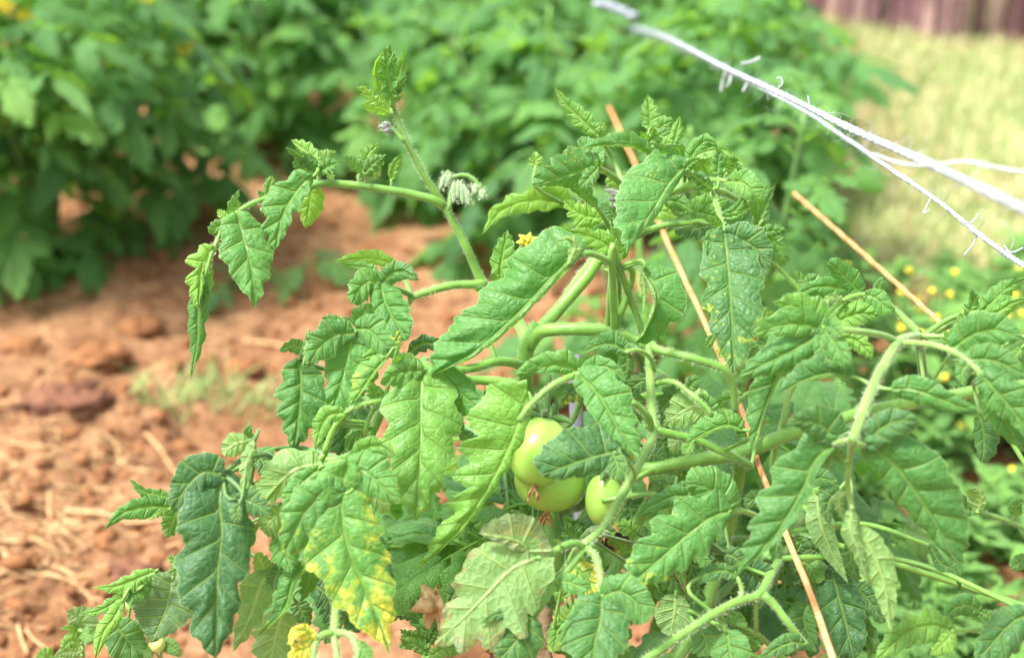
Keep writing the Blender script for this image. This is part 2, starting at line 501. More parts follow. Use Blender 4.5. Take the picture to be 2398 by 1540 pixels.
# ------------------------------------------------------------------ ground
def row_x(y, k=0):          # centre line of a planted row: 0 = the tomato row in focus, -1 the next on the left
    return .04 + .153 * (y - .9) + .99 * k
def axis(a0, a1, s, b1, g):
    """even spacing s between a0 and a1, growing by g outside up to b1"""
    m = list(np.arange(a0, a1, s)); st = s; x = a1; out = [x]
    while x < b1: st *= g; x += st; out.append(x)
    st = s; x = a0; neg = []
    while x > -b1: st *= g; x -= st; neg.append(x)
    return np.array(neg[::-1] + m + out)
gx = axis(-1.05, 1.2, .0075, 400, 1.10)
gyn = [1.0]
st = .007
while gyn[-1] < 420:
    if gyn[-1] > 2.3: st *= 1.012 if gyn[-1] < 6 else 1.1
    gyn.append(gyn[-1] + st)
gyb = [1.0 - .02 * 1.35 ** k for k in range(1, 33)]
gy = np.array(sorted([g for g in gyb if g > -420]) + gyn)
GX, GY = np.meshgrid(gx, gy)
def lawn_edge(y): return .56 + .30 * np.clip(y - 2.7, 0, 3) + 1.5 * np.clip(2.45 - y, 0, 1) + .05 * np.sin(y * 4.1)
def ground_z(x, y, fine=True):
    x = np.asarray(x, float); y = np.asarray(y, float)
    lawn = np.clip((x - lawn_edge(np.clip(y, -5, 9))) / .25, 0, 1)
    lawn = np.maximum(lawn, np.clip((y - 6.5) / .8, 0, 1))
    rx = (x - row_x(np.clip(y, -5, 9))) / .99
    ridge = .022 * np.cos(2 * math.pi * rx)
    z = ridge * (1 - lawn) + .02 * fbm(x * 1.3, y * 1.3, 3, 2)
    if fine:
        near = np.clip(1 - (y - 3) / 4, .15, 1) * np.clip(1 - (np.abs(x) - 3) / 3, 0, 1)
        d1 = worley(x * 13, y * 13, 3); d2 = worley(x * 31 + 5, y * 31, 5); d3 = worley(x * 68, y * 68, 8)
        m1 = np.clip(gnoise(x * 3.1, y * 3.1, 9) * 1.3 + .35, 0, 1)
        rough = .040 * np.clip(.75 - d1, 0, 1) ** 1.2 * m1 + .018 * np.clip(.7 - d2, 0, 1) * (m1 * .7 + .3) + .008 * np.clip(.6 - d3, 0, 1) + .010 * fbm(x * 9, y * 9, 5, 4)
        pits = -.045 * np.clip(gnoise(x * 16, y * 21, 14) - .34, 0, 1) * 2
        z = z + (rough + pits) * near * (1 - .8 * lawn)
    return z
GZ = ground_z(GX, GY)
far = np.hypot(GX, GY) > 12
GZ = np.where(far, GZ * 0 - .02, GZ)
nY, nX = GX.shape
idx = np.arange(nY * nX).reshape(nY, nX)
gf = np.stack([idx[:-1, :-1], idx[:-1, 1:], idx[1:, 1:], idx[1:, :-1]], -1).reshape(-1, 4)
LAWN = np.clip((GX - lawn_edge(np.clip(GY, -5, 9))) / .35 + .25 * gnoise(GX * 3, GY * 3, 21), 0, 1)
LAWN = np.maximum(LAWN, np.clip((GY - 6.5) / .8, 0, 1))
LAWN = np.maximum(LAWN, np.clip((np.abs(GX) - 6) / 2, 0, 1))
m, nt = newmat('soil'); b = NB(nt)
tc = b.node('ShaderNodeNewGeometry').outputs['Position']
n1 = b.noise(tc, 7, 5, .6); n2 = b.noise(tc, 60, 5, .65); n3 = b.noise(tc, 320, 3)
c = b.mix(b.ramp(n1, .35, .65), (.235, .118, .056), (.325, .19, .10))
c = b.mix(b.ramp(n2, .40, .62), b.mix(.5, c, (.15, .062, .032)), c)
c = b.mix(b.math('MULTIPLY', b.ramp(n3, .55, .75), .35), c, (.40, .26, .135))
dark = b.voro(tc, 26, 'F1')
c = b.mix(b.math('MULTIPLY', b.ramp(b.noise(tc, 24, 3), .57, .68), .6), c, (.12, .045, .025))
g1 = b.noise(tc, 3.2, 4, .6); g2 = b.noise(tc, 40, 3)
gcol = b.mix(b.ramp(g1, .38, .62), (.32, .40, .16), (.48, .45, .25))
gcol = b.mix(b.ramp(g2, .3, .7), gcol, b.mix(.4, gcol, (.45, .33, .16)))
lw = b.attr('lawn')
c = b.mix(lw, c, gcol)
bp = b.bump(b.math('MULTIPLY_ADD', n2, 1.0, b.math('MULTIPLY', n3, .5)), .9, .006)
b.out(b.principled(c, .95, .12, bp)); M['soil'] = m
ground = link_mesh('ground', np.stack([GX.ravel(), GY.ravel(), GZ.ravel()], 1), gf.tolist(), M['soil'], attrs={'lawn': ('FLOAT', LAWN.ravel())})
tag(ground, 'reddish brown crumbly garden soil with a pale grassy strip on the right', kind='structure')
def gzat(x, y): return float(ground_z(np.array([x]), np.array([y]))[0])

# crumbs of soil (nobody could count them) and single clods
def clod_geo(r, s, flat=.7, seg=8, rings=6):
    rs = np.random.RandomState(s)
    v = []
    for i in range(rings + 1):
        p = math.pi * i / rings
        for j in range(seg):
            a = 2 * math.pi * j / seg
            v.append((math.sin(p) * math.cos(a), math.sin(p) * math.sin(a), math.cos(p)))
    v = np.array(v)
    nn = 1 + .34 * gnoise(v[:, 0] * 2 + s, v[:, 1] * 2 + v[:, 2] * 1.7, s % 9) + .12 * gnoise(v[:, 0] * 5 + s, v[:, 1] * 5 + v[:, 2] * 4, 3)
    v = v * nn[:, None] * r * np.array((1.25, .9, flat))
    f = []
    for i in range(rings):
        for j in range(seg):
            k = (j + 1) % seg
            f.append((i * seg + j, i * seg + k, (i + 1) * seg + k, (i + 1) * seg + j))
    return v, f
rs = np.random.RandomState(8)
protos = [clod_geo(1, s, .75, 7, 5) for s in range(6)]
mb = MB(); n = 0
while n < 6500:
    t = rs.rand()
    y = 1.05 + 2.4 * t ** 1.3
    x = rs.uniform(-.95, .95) * (.6 + .3 * y)
    if x > lawn_edge(y) - .1 or gnoise(np.array([x * 3.1]), np.array([y * 3.1]), 9)[0] < rs.uniform(-.6, .3): continue
    v, f = protos[rs.randint(6)]
    r = min(.014, .0022 + .0035 * rs.exponential(.8))
    a = rs.uniform(0, 6.28); ca, sa = math.cos(a), math.sin(a)
    w = v * r; w = np.stack([w[:, 0] * ca - w[:, 1] * sa, w[:, 0] * sa + w[:, 1] * ca, w[:, 2]], 1)
    mb.add(w + np.array((x, y, gzat(x, y) + r * .25)), f); n += 1
tag(mb.build('soil_crumbs', M['clod']), 'loose crumbs of red soil strewn over the bare ground', kind='stuff')
for (px, py, rr, fl, mt, lb) in ((150, 950, .052, .42, 'stone', 'biggest dark brown clod lying on the bare soil at the left'),
                             (300, 1335, .030, .5, 'stone', 'blackish clod beside the lower weed patch'),
                             (235, 835, .038, .5, 'clod', 'ridged red clod above the biggest dark one'),
                             (60, 820, .030, .6, 'clod', 'rounded red clod at the left edge of the soil'),
                             (570, 830, .026, .6, 'clod', 'small red clod under the hanging leaf tip'),
                             (330, 760, .03, .55, 'clod', 'long red clod in front of the left bushes'),
                             (95, 1430, .022, .6, 'clod', 'red clod by the pale weed leaves')):
    p = ground_at(px, py, .01)
    v, f = clod_geo(rr, int(px), fl, 26, 18)
    nn = gnoise(v[:, 0] * 90, v[:, 1] * 90 + v[:, 2] * 60, 3) * .12 * rr
    v = v + nn[:, None]
    o = link_mesh('soil_clod', v, f, M[mt]); o.location = (p[0], p[1], gzat(p[0], p[1]) + rr * fl * .35)
    tag(o, lb, 'clod', 'large clods on the soil')

# straw: the pieces one can point at, and the rest as litter
def straw_pts(p, ang, L, bend, rs, lift=.004):
    out = []
    for t in np.linspace(-.5, .5, 6):
        a = ang + bend * t
        x = p[0] + math.cos(ang) * L * t - math.sin(ang) * bend * L * (t * t - .08); y = p[1] + math.sin(ang) * L * t + math.cos(ang) * bend * L * (t * t - .08)
        out.append((x, y, gzat(x, y) + lift + rs.uniform(0, .004)))
    sm = np.array(out); sm[:, 2] = np.convolve(np.pad(sm[:, 2], 1, 'edge'), [.33, .34, .33], 'valid')
    return sm
rs2 = random.Random(4)
marked = [((60, 1275), (170, 1330), .003, .1, 'thick pale straw lying at the far left edge, upper of two'), ((0, 1285), (95, 1345), .0028, .05, 'thick pale straw lying at the far left edge, lower of two'),
          ((150, 1180), (385, 1178), .0026, 0, 'long straight straw level with the dark quilted leaf'), ((95, 1165), (175, 1225), .002, .9, 'curved straw ring at the left'),
          ((335, 1010), (440, 1080), .002, .1, 'straw slanting down toward the small left leaves'), ((60, 1020), (180, 990), .0016, .2, 'thin straw above the curved one'),
          ((85, 905), (165, 850), .0016, .3, 'thin straw leaning by the biggest dark clod'), ((570, 775), (740, 783), .0026, 0, 'long blurred straw under the arching branch'),
          ((990, 1290), (1085, 1350), .0022, .05, 'straw between the long serrated leaflet and the scorched leaf'), ((380, 1400), (440, 1420), .0016, .1, 'short straw beside the nettle leaf'),
          ((40, 1460), (60, 1520), .0016, .2, 'short straw in the bottom left corner'), ((420, 1230), (330, 1250), .0018, .3, 'bent straw under the left leaves')]
for (a, b2, r, bend, lb) in marked:
    pa, pb = ground_at(*a, .01), ground_at(*b2, .01)
    d = pb - pa
    mb = MB(); pts = straw_pts((pa + pb) / 2, math.atan2(d[1], d[0]), np.linalg.norm(d[:2]), bend, rs2, .005)
    mb.tube(pts, [r * .9, r, r, r, r * .9, r * .6], n=14, sides=7, lump=.15)
    tag(mb.build('straw', M['straw']), lb, 'straw', 'single straws lying on the soil')
mb = MB()
for k in range(380):
    if k < 150: x, y = ground_at(rs2.gauss(110, 120), rs2.gauss(1200, 140), .0)[:2]
    else: y = 1.15 + 2.6 * rs2.random() ** 1.2; x = rs2.uniform(-.9, .6) * (.5 + .3 * y)
    if x > lawn_edge(y): continue
    a = rs2.uniform(-.9, .9) + (math.pi if rs2.random() < .5 else 0)
    mb.tube(straw_pts((x, y), a, rs2.uniform(.015, .085), rs2.uniform(-.9, .9), rs2, .003), [rs2.uniform(.0005, .0013)] * 6, n=8, sides=4)
tag(mb.build('straw_litter', M['straw']), 'thin dry stalks and straw litter scattered on the soil', kind='stuff')

# ------------------------------------------------------------------ grass on the right and the weak blades on the soil
def blades(n, place, h0, h1, wd, rs, lean=.5):
    V = []; F = []; T = []
    for k in range(n):
        q = place()
        if q is None: continue
        x, y = q[:2]
        h = rs.uniform(h0, h1); a = rs.uniform(0, 6.28); l_ = rs.uniform(0, lean) * h
        dx, dy = math.cos(a) * l_, math.sin(a) * l_
        sx, sy = -math.sin(a + .6) * wd, math.cos(a + .6) * wd
        z = q[2] if len(q) > 2 else 0
        i = len(V)
        V += [(x - sx, y - sy, z), (x + sx, y + sy, z), (x + dx * .45 + sx * .8, y + dy * .45 + sy * .8, z + h * .6), (x + dx * .45 - sx * .8, y + dy * .45 - sy * .8, z + h * .6), (x + dx, y + dy, z + h)]
        F += [(i, i + 1, i + 2, i + 3), (i + 3, i + 2, i + 4)]
        T += [rs.random()] * 5
    return V, F, T
m, nt = newmat('grass_blade'); b = NB(nt)
tc = b.node('ShaderNodeNewGeometry').outputs['Position']
pg = b.noise(tc, 2.6, 4, .6)
t = b.attr('blade')
c = b.mix(b.ramp(t, 0, 1), (.28, .40, .14), (.42, .50, .21))
c = b.mix(b.ramp(b.math('ADD', b.math('MULTIPLY', t, .35), pg), .60, .82), c, (.58, .52, .30))
pr = b.principled(c, .6, .3)
tr = b.node('ShaderNodeBsdfTranslucent'); nt.links.new(c, tr.inputs[0])
ms = b.node('ShaderNodeMixShader'); ms.inputs[0].default_value = .3
nt.links.new(pr, ms.inputs[1]); nt.links.new(tr.outputs[0], ms.inputs[2]); b.out(ms.outputs[0]); M['grass'] = m
rs = random.Random(21)
def place_lawn():
    y = 2.0 + 4.4 * rs.random() ** .8; x = lawn_edge(y) - .12 + rs.random() * (.3 + .42 * y)
    return x, y, 0.0
V, F, T = blades(60000, place_lawn, .015, .06, .0026, rs, 1.1)
V = np.array(V); V[:, 2] += ground_z(V[:, 0], V[:, 1], False)
tag(link_mesh('grass', V, F, M['grass'], attrs={'blade': ('FLOAT', T)}), 'short dry yellow green grass on the strip beyond the ropes', kind='stuff')
def place_soilgrass():
    t = rs.random()
    p = ground_at(330 + 330 * t + rs.gauss(0, 26), 925 + 20 * math.sin(t * 9) + rs.gauss(0, 18), 0)
    return p[0], p[1], 0.0
V, F, T = blades(150, place_soilgrass, .02, .075, .0022, rs, 1.6)
V = np.array(V); V[:, 2] += ground_z(V[:, 0], V[:, 1], False) + .004
tag(link_mesh('grass_runner', V, F, M['grass'], attrs={'blade': ('FLOAT', [x * .4 for x in T])}), 'thin patch of creeping grass on the red soil left of the plant', kind='stuff')

# ------------------------------------------------------------------ fence of weathered palings
M['paling'] = [simple('weathered_wood', c1, .9, .15, col2=c2, scale=14, bump=.6, bscale=60, bdist=.004) for c1, c2 in
               (((.17, .095, .10), (.10, .055, .065)), ((.26, .16, .15), (.16, .09, .10)), ((.36, .24, .22), (.22, .13, .13)), ((.13, .06, .08), (.20, .11, .11)))]
fence = empty('paling_fence', (1.30, 4.20, 0), 'weathered purplish brown fence of rough upright palings beyond the grass', 'fence')
rs = random.Random(3)
def box_geo(p0, p1, w, t, dirv, top=.5):
    dirv = norm(np.asarray(dirv, float)); nv = np.array((-dirv[1], dirv[0], 0))
    v = []
    for (p, s) in ((p0, 1), (p1, .92)):
        for a, c_ in ((-1, -1), (1, -1), (1, 1), (-1, 1)):
            v.append(np.asarray(p) + dirv * a * w / 2 * s + nv * c_ * t / 2)
    v = np.array(v)
    v[5] += (0, 0, top * w); v[6] += (0, 0, top * w)
    return v, [(0, 3, 2, 1), (4, 5, 6, 7), (0, 1, 5, 4), (1, 2, 6, 5), (2, 3, 7, 6), (3, 0, 4, 7)]
segs = [((-.6, 7.6), (1.30, 4.20)), ((1.30, 4.20), (4.6, 4.5))]
for (a, b2) in segs:
    a = np.array((*a, 0.)); b2 = np.array((*b2, 0.)); d = b2 - a; L = np.linalg.norm(d); d = d / L
    s = 0
    while s < L - .02:
        w = rs.uniform(.028, .07)
        p = a + d * (s + w / 2) + np.array((rs.uniform(-.012, .012), rs.uniform(-.02, .02), 0))
        z = gzat(p[0], p[1]) - .05
        h = rs.uniform(1.15, 1.4)
        v, f = box_geo(p + (0, 0, z), p + np.array((rs.uniform(-.03, .03), rs.uniform(-.02, .02), z + h)), w * .93, .022, d, rs.uniform(-.3, .5))
        link_mesh('paling', v, f, rs.choice(M['paling']), fence, smooth=False)
        s += w + rs.uniform(.0, .016)
    for zz in (.35, .95):
        nv = np.array((-d[1], d[0], 0))
        q0 = a + nv * .05 + (0, 0, zz); q1 = b2 + nv * .05 + (0, 0, zz)
        mb = MB(); mb.tube([q0, (q0 + q1) / 2 + (0, 0, .01), q1], [.022, .026, .02], sides=8)
        mb.build('rail', M['paling'][0], fence)
# ------------------------------------------------------------------ the two tomato plants in focus
class Plant:
    def __init__(self, root, hair=True):
        self.root = root; self.paths = []; self.hairy = []
        self.leafdef = None; self.seed = 0
    def stem(self, f, pts, r0, r1, name='branch', mat='stem', sides=12, lump=.04):
        p3 = [P(x, y, d, f) if d > 0 else np.array((x, y, -d - 1)) for x, y, d in pts]
        dm = sum(abs(q[2]) for q in pts) / len(pts)
        rr = np.linspace(r0, r1, len(pts)) * K * dm
        mb = MB(); c = mb.tube(p3, rr, sides=sides, lump=lump)
        o = mb.build(name, M[mat], self.root)
        self.paths.append(c); self.hairy.append((c, rr.mean()))
        return o
    def leaf(self, name='leaf', mat='stem', label=None):
        self.flush()
        self.leafdef = dict(name=name, mat=mat, label=label, tubes=[], lets=[])
        return self
    def r(self, f, pts, r0=5, r1=3):
        """rachis tube; radii in picture units"""
        p3 = [P(x, y, d, f) for x, y, d in pts]
        dm = sum(q[2] for q in pts) / len(pts)
        self.leafdef['tubes'].append((p3, np.linspace(r0, r1, len(pts)) * K * dm * 1.2))
        return self
    def l(self, f, pts, d0, d1, wa, wb, name='leaflet', mat='leaf', label=None, **k):
        self.seed += 1
        s = FR[f][2]
        n = len(pts) // 2
        ds = np.linspace(d0, d1, n)
        bow = k.pop('bow', .0)
        p3 = [P(pts[2 * i], pts[2 * i + 1], ds[i] - bow * math.sin(math.pi * i / (n - 1)), f) for i in range(n)]
        dm = (d0 + d1) / 2
        ref = norm(CAM - np.array(p3))
        rr = random.Random(self.seed * 13 + 5)
        kk = dict(roll=(rr.uniform(-10, 10), rr.uniform(-10, 10)), fold=(12, 12), curl=(rr.uniform(15, 60), rr.uniform(15, 60)),
                  nl=rr.uniform(3.6, 4.8), deep=rr.uniform(.16, .27), tone=rr.uniform(.35, .6), seed=self.seed)
        if 'seed' in k: pass
        kk.update(k)
        big = max(wa, wb) * s
        res = (72, 12) if big > 30 else (48, 8) if big > 14 else (28, 5)
        v, fc, at, L = leaf_geo(p3, ref, wa * s * K * dm, wb * s * K * dm, res=res, **kk)
        self.leafdef['lets'].append((name, mat, label, v, fc, at, p3[0], p3[1]))
        return self
    def near(self, p, paths):
        best = None
        for c in paths:
            dd = np.linalg.norm(c - p, axis=1); i = int(dd.argmin())
            if best is None or dd[i] < best[0]: best = (dd[i], c[i])
        return best
    def flush(self):
        D = self.leafdef
        if not D: return
        self.leafdef = None
        mb = MB(); own = []
        for p3, rr in D['tubes']:
            own.append(mb.tube(p3, rr, sides=9)); self.hairy.append((own[-1], rr.mean()))
        bases = [q[6] for q in D['lets']]
        if own and self.paths and not D.get('noconn'):
            allp = own[0]
            a = self.near(allp[0], self.paths)
            if .006 < a[0] < .30:
                e = allp[0]; t = allp[0] - allp[min(3, len(allp) - 1)]
                mid = e + norm(t) * a[0] * .35
                rr = D['tubes'][0][1][0]
                mb.tube([e, mid, a[1]], [rr, rr, rr * 1.15], sides=8)
        elif not own and self.paths:
            b0 = np.mean(bases, axis=0); a = self.near(bases[0], self.paths)
            away = norm(b0 - CAM)
            e = bases[0]
            mid = (e + a[1]) / 2 + away * min(.05, a[0] * .35) + np.array((0, 0, 1)) * a[0] * .12
            own.append(mb.tube([a[1], mid, e], [.0022, .0019, .0014], sides=8))
        for b, nx in [(q[6], q[7]) for q in D['lets']]:
            if own:
                a = self.near(b, own)
                if .0015 < a[0] < .12:
                    mid = b - norm(nx - b) * a[0] * .35
                    mb.tube([a[1], mid, b], [.0015, .0012, .0011], sides=7)
        o = mb.build(D['name'], M[D['mat']], self.root)
        if D['label']: o['label'] = D['label']
        for name, mat, label, v, fc, at, *_ in D['lets']:
            q = link_mesh(name, v, fc, M[mat], o, attrs=at)
            if label: q['label'] = label
    def hairs(self, per_m=8500, name='stem_hair', seed=3):
        self.flush()
        rs = np.random.RandomState(seed)
        V = []; F = []
        for c, r in self.hairy:
            L = np.linalg.norm(np.diff(c, axis=0), axis=1).sum()
            n = int(L * per_m * (1 if r > .002 else .6))
            T, N, B = frames(c)
            k = rs.rand(n) * (len(c) - 1.001); i = k.astype(int); fr = (k - i)[:, None]
            p = c[i] * (1 - fr) + c[i + 1] * fr
            a = rs.rand(n) * 2 * math.pi
            d = np.cos(a)[:, None] * N[i] + np.sin(a)[:, None] * B[i] + T[i] * rs.uniform(-.3, .3, (n, 1))
            d = norm(d)
            h = rs.uniform(.0008, .0034, (n, 1)) * (1 if r > .0025 else .7)
            s = T[i] * .00011
            b = p + d * r * .9
            v = np.stack([b - s, b + s, b + d * h + rs.uniform(-.0003, .0003, (n, 3))], 1).reshape(-1, 3)
            o = sum(len(x) for x in V)
            V.append(v); F += [(o + 3 * j, o + 3 * j + 1, o + 3 * j + 2) for j in range(n)]
        if V:
            tag(link_mesh(name, np.vstack(V), F, M['hair'], self.root), kind='stuff')

# ---- central plant
root1 = empty('tomato_plant', (.035, .83, 0), 'tall central tomato plant bearing three green tomatoes and a yellowing leaf', 'tomato plant')
A = Plant(root1)
gz = lambda x, y, z: (x, y, -(z + 1))       # a point given in metres
A.stem(0, [gz(.045, .86, -.02), (1272, 1545, 1.05), (1288, 1400, 1.045), (1298, 1290, 1.04), (1300, 1190, 1.045), (1282, 1080, 1.05), (1246, 960, 1.045), (1230, 900, 1.03), (1234, 806, 1.02), (1262, 762, 1.02)], 22, 18, 'stem', 'stem')
A.stem(0, [(1236, 815, 1.02), (1262, 778, 1.015), (1319, 771, 1.005), (1416, 773, 1.0), (1481, 790, .995), (1519, 815, .99)], 17, 11)
A.stem(0, [(1519, 806, .99), (1523, 868, .985), (1526, 949, .98), (1533, 1007, .975), (1510, 1060, .965), (1481, 1115, .95), (1440, 1190, .935), (1412, 1235, .93), (1365, 1276, .92)], 12, 8.5, mat='stem_pale')
A.stem(0, [(1250, 790, 1.02), (1325, 705, 1.035), (1385, 632, 1.04), (1425, 560, 1.05), (1460, 505, 1.05), (1500, 480, 1.04), (1546, 461, 1.03), (1594, 441, 1.02), (1640, 437, 1.02), (1690, 448, 1.03), (1724, 466, 1.04)], 17, 6.5)
A.stem(0, [(1298, 745, 1.07), (1340, 670, 1.08), (1385, 610, 1.09), (1440, 540, 1.10)], 9, 7)
A.stem(0, [(1430, 575, 1.06), (1470, 562, 1.07), (1513, 541, 1.07), (1560, 528, 1.07), (1617, 523, 1.07), (1680, 520, 1.09)], 10, 5)
A.stem(0, [(1240, 868, 1.025), (1218, 855, 1.02), (1195, 848, 1.01), (1160, 847, 1.0), (1105, 862, .99), (1050, 868, .985), (990, 862, .98)], 12, 9)
A.stem(0, [(1235, 795, 1.03), (1205, 740, 1.05), (1165, 690, 1.06), (1128, 655, 1.06), (1086, 565, 1.05), (1042, 485, 1.045), (1012, 440, 1.04), (984, 394, 1.035), (950, 326, 1.03), (927, 272, 1.03), (914, 215, 1.025)], 14, 4.5)
A.stem(0, [(1038, 483, 1.045), (1015, 468, 1.04), (940, 450, 1.035), (855, 437, 1.03), (780, 430, 1.025), (747, 431, 1.02), (713, 443, 1.015), (625, 465, 1.01), (580, 482, 1.0), (551, 502, .995), (525, 530, .99), (510, 560, .99), (495, 595, .985), (483, 640, .985)], 11, 4)
A.stem(0, [(1134, 662, 1.06), (1110, 666, 1.055), (1070, 667, 1.05), (1032, 674, 1.045), (964, 695, 1.04)], 11, 8)
A.stem(0, [(1230, 900, 1.045), (1120, 890, 1.04), (1000, 895, 1.03), (905, 950, 1.0), (873, 1006, .99), (844, 1055, .985), (800, 1075, .99)], 11, 10, mat='stem')
A.stem(0, [(1380, 890, 1.02), (1360, 940, 1.04), (1340, 985, 1.05), (1310, 1010, 1.05), (1290, 1030, 1.045)], 8, 6)
A.stem(0, [(1300, 1205, 1.045), (1335, 1190, 1.04), (1365, 1180, 1.02), (1400, 1120, 1.02), (1420, 1090, 1.01)], 12, 6, mat='stem_dark')
A.stem(0, [(1466, 928, .985), (1490, 950, .982), (1512, 975, .98), (1519, 1000, .975)], 7, 8)
A.stem(7, [(1310, 1240, 1.03), (1500, 1140, 1.03), (1640, 1030, 1.04), (1740, 900, 1.06), (1860, 640, 1.07), (1990, 420, 1.06), (2030, 300, 1.03)], 12, 14)
mb = MB(); mb.tube([(.005, .83, -.03), P(1268, 1640, 1.01), P(1270, 1540, 1.01), P(1274, 1470, 1.012), P(1280, 1410, 1.02)], [.0075, .007, .0065, .006, .004], sides=12, lump=.25)
woody = mb.build('dead_woody_stem', M['woody'])
tag(woody, 'cracked brown dead woody stem standing below the three green tomatoes', 'dead stem')

# top shoot
A.leaf()
A.l(1, (1595, 560, 1510, 420, 1490, 280, 1560, 150), 1.025, 1.01, 45, 90, tone=.9, curl=(-60, 30), fold=(30, 0), deep=.35)
A.l(1, (1605, 480, 1650, 350, 1680, 240, 1712, 130), 1.03, 1.02, 45, 50, tone=.55, curl=(-40, 50))
A.l(1, (1600, 500, 1580, 380, 1570, 240, 1590, 110), 1.02, 1.0, 75, 70, tone=.6, relief=2.5, ruffle=2, curl=(-30, -40), deep=.32)
A.l(1, (1590, 600, 1530, 570, 1460, 560, 1390, 540), 1.02, 1.0, 40, 32, tone=.85)
A.l(1, (1615, 470, 1650, 420, 1680, 380, 1712, 335), 1.03, 1.02, 26, 30, tone=.5)
A.l(1, (1575, 570, 1490, 520, 1420, 450, 1355, 415), 1.03, 1.02, 60, 50, tone=.95, deep=.35)
A.l(1, (1625, 520, 1640, 500, 1670, 490), 1.03, 1.02, 20, 20, tone=.5)
A.l(1, (1590, 480, 1550, 350, 1540, 250, 1520, 190), 1.035, 1.03, 60, 60, tone=.75, relief=2.5, ruffle=2)
A.l(1, (1580, 420, 1600, 300, 1610, 230, 1640, 160), 1.04, 1.035, 55, 50, tone=.5, relief=2.5, ruffle=2)
# leaves along the left branch
A.leaf().r(1, [(1430, 1105, 1.032), (1425, 1060, 1.03), (1412, 1000, 1.025)], 4, 3)
A.l(1, (1410, 1000, 1350, 950, 1275, 890), 1.025, 1.015, 45, 45, curl=(60, 50))
A.l(1, (1420, 1000, 1490, 930, 1565, 885), 1.02, 1.0, 45, 60, curl=(40, 60), relief=2)
A.l(1, (1410, 960, 1450, 870, 1525, 810), 1.03, 1.03, 55, 50, tone=.85)
A.leaf().r(1, [(1380, 1090, 1.035), (1375, 1030, 1.035), (1420, 985, 1.035)], 4, 3)
A.l(1, (1420, 985, 1470, 990, 1490, 1060), 1.035, 1.04, 50, 45, tone=.8, under=True)
A.leaf().r(1, [(1600, 1140, 1.04), (1600, 1100, 1.04), (1600, 1050, 1.04)], 3.5, 2.5)
A.l(1, (1600, 1055, 1620, 970, 1668, 880), 1.04, 1.03, 34, 45, tone=.7)
A.leaf().r(1, [(1100, 1090, 1.02), (1095, 1030, 1.02), (1090, 960, 1.015)], 5, 3)
A.l(1, (1090, 960, 1010, 860, 905, 785), 1.02, 1.03, 40, 60, tone=.95)
A.l(1, (1090, 960, 980, 900, 868, 832), 1.01, .995, 50, 40, relief=2)
A.l(1, (1095, 965, 1150, 900, 1215, 860), 1.02, 1.03, 55, 50, tone=.7)
A.l(1, (1110, 1000, 1170, 960, 1242, 945), 1.015, 1.0, 50, 50, relief=2, tone=.4)
A.l(1, (1085, 990, 1010, 950, 915, 935), 1.01, 1.0, 60, 45, tone=.25, relief=2)
A.l(1, (1170, 1000, 1180, 1030, 1185, 1065), 1.02, 1.02, 30, 30, tone=.6)
A.l(1, (1040, 1050, 960, 1120, 850, 1300, 792, 1555), 1.0, .99, 85, 150, tone=.6, relief=2, curl=(10, 35), fold=(25, 5), deep=.2, label='crinkled pale green leaflet hanging in front of the left branch')
A.l(1, (1060, 1100, 1040, 1180, 1025, 1280, 1005, 1395), 1.03, 1.04, 85, 80, tone=1.0, deep=.1)
A.leaf()
A.l(1, (750, 1180, 755, 1110, 780, 1030), 1.015, 1.01, 40, 35, tone=.35)
A.l(1, (730, 1185, 700, 1160, 680, 1135), 1.015, 1.01, 20, 20)
A.leaf()
A.l(1, (490, 1320, 500, 1230, 552, 1125), 1.0, .985, 34, 40, tone=.5)
A.l(1, (510, 1290, 530, 1240, 560, 1215), 1.0, .995, 26, 26, tone=.8)
A.l(1, (480, 1330, 440, 1310, 395, 1265), 1.0, 1.0, 30, 32, tone=.8)
A.l(1, (460, 1370, 400, 1385, 332, 1412), .995, .985, 45, 45, relief=2)
A.leaf().r(0, [(550, 502, .995), (556, 508, .99)], 3, 3)
A.l(0, (556, 507, 572, 565, 590, 640, 597, 722), .99, .975, 50, 52, tone=.42, curl=(35, 30), deep=.16, relief=1.6, label='broad toothed leaflet hanging alone from the tip of the left branch')
A.leaf()
A.l(0, (500, 582, 474, 622, 466, 680, 464, 728), .985, .98, 14, 34, tone=.85, deep=.4, relief=1.5)
A.l(0, (480, 650, 464, 730, 462, 800, 446, 888), .985, .99, 20, 22, tone=.2, curl=(60, 60))
A.l(0, (487, 610, 480, 660, 478, 700, 470, 740), .99, .985, 16, 16, tone=.6)
# centre top
A.leaf().r(2, [(1060, 800, 1.03), (980, 715, 1.02), (900, 655, 1.01), (850, 640, 1.0)], 7, 4.5)
A.l(2, (850, 635, 720, 660, 560, 715, 380, 765), 1.0, .975, 70, 170, tone=.3, spot=.8, curl=(45, 25), fold=(0, 10), deep=.2, relief=1.5, nl=4.6)
A.l(2, (845, 640, 790, 700, 718, 782), .995, .97, 62, 60, tone=.55, relief=1.3)
A.l(2, (850, 620, 800, 540, 700, 430), 1.01, 1.02, 55, 90, tone=.45)
A.l(2, (855, 620, 880, 560, 900, 500), 1.02, 1.02, 40, 40, tone=.6)
A.l(2, (845, 630, 850, 600, 850, 560), 1.0, .99, 20, 30, tone=.4)
A.leaf()
A.l(2, (1210, 525, 1080, 470, 900, 470, 735, 492), 1.02, .99, 60, 90, tone=.55, spot=.9, curl=(-150, 30), fold=(20, 0), deep=.15, relief=1.3, label='arched leaflet with yellow stipple along the top of the plant')
A.leaf()
A.l(2, (845, 390, 740, 290, 620, 170, 535, 50), 1.05, 1.05, 65, 70, tone=.8, curl=(60, 20), deep=.2)
A.l(2, (845, 390, 870, 350, 895, 305), 1.05, 1.05, 35, 45, tone=.75)
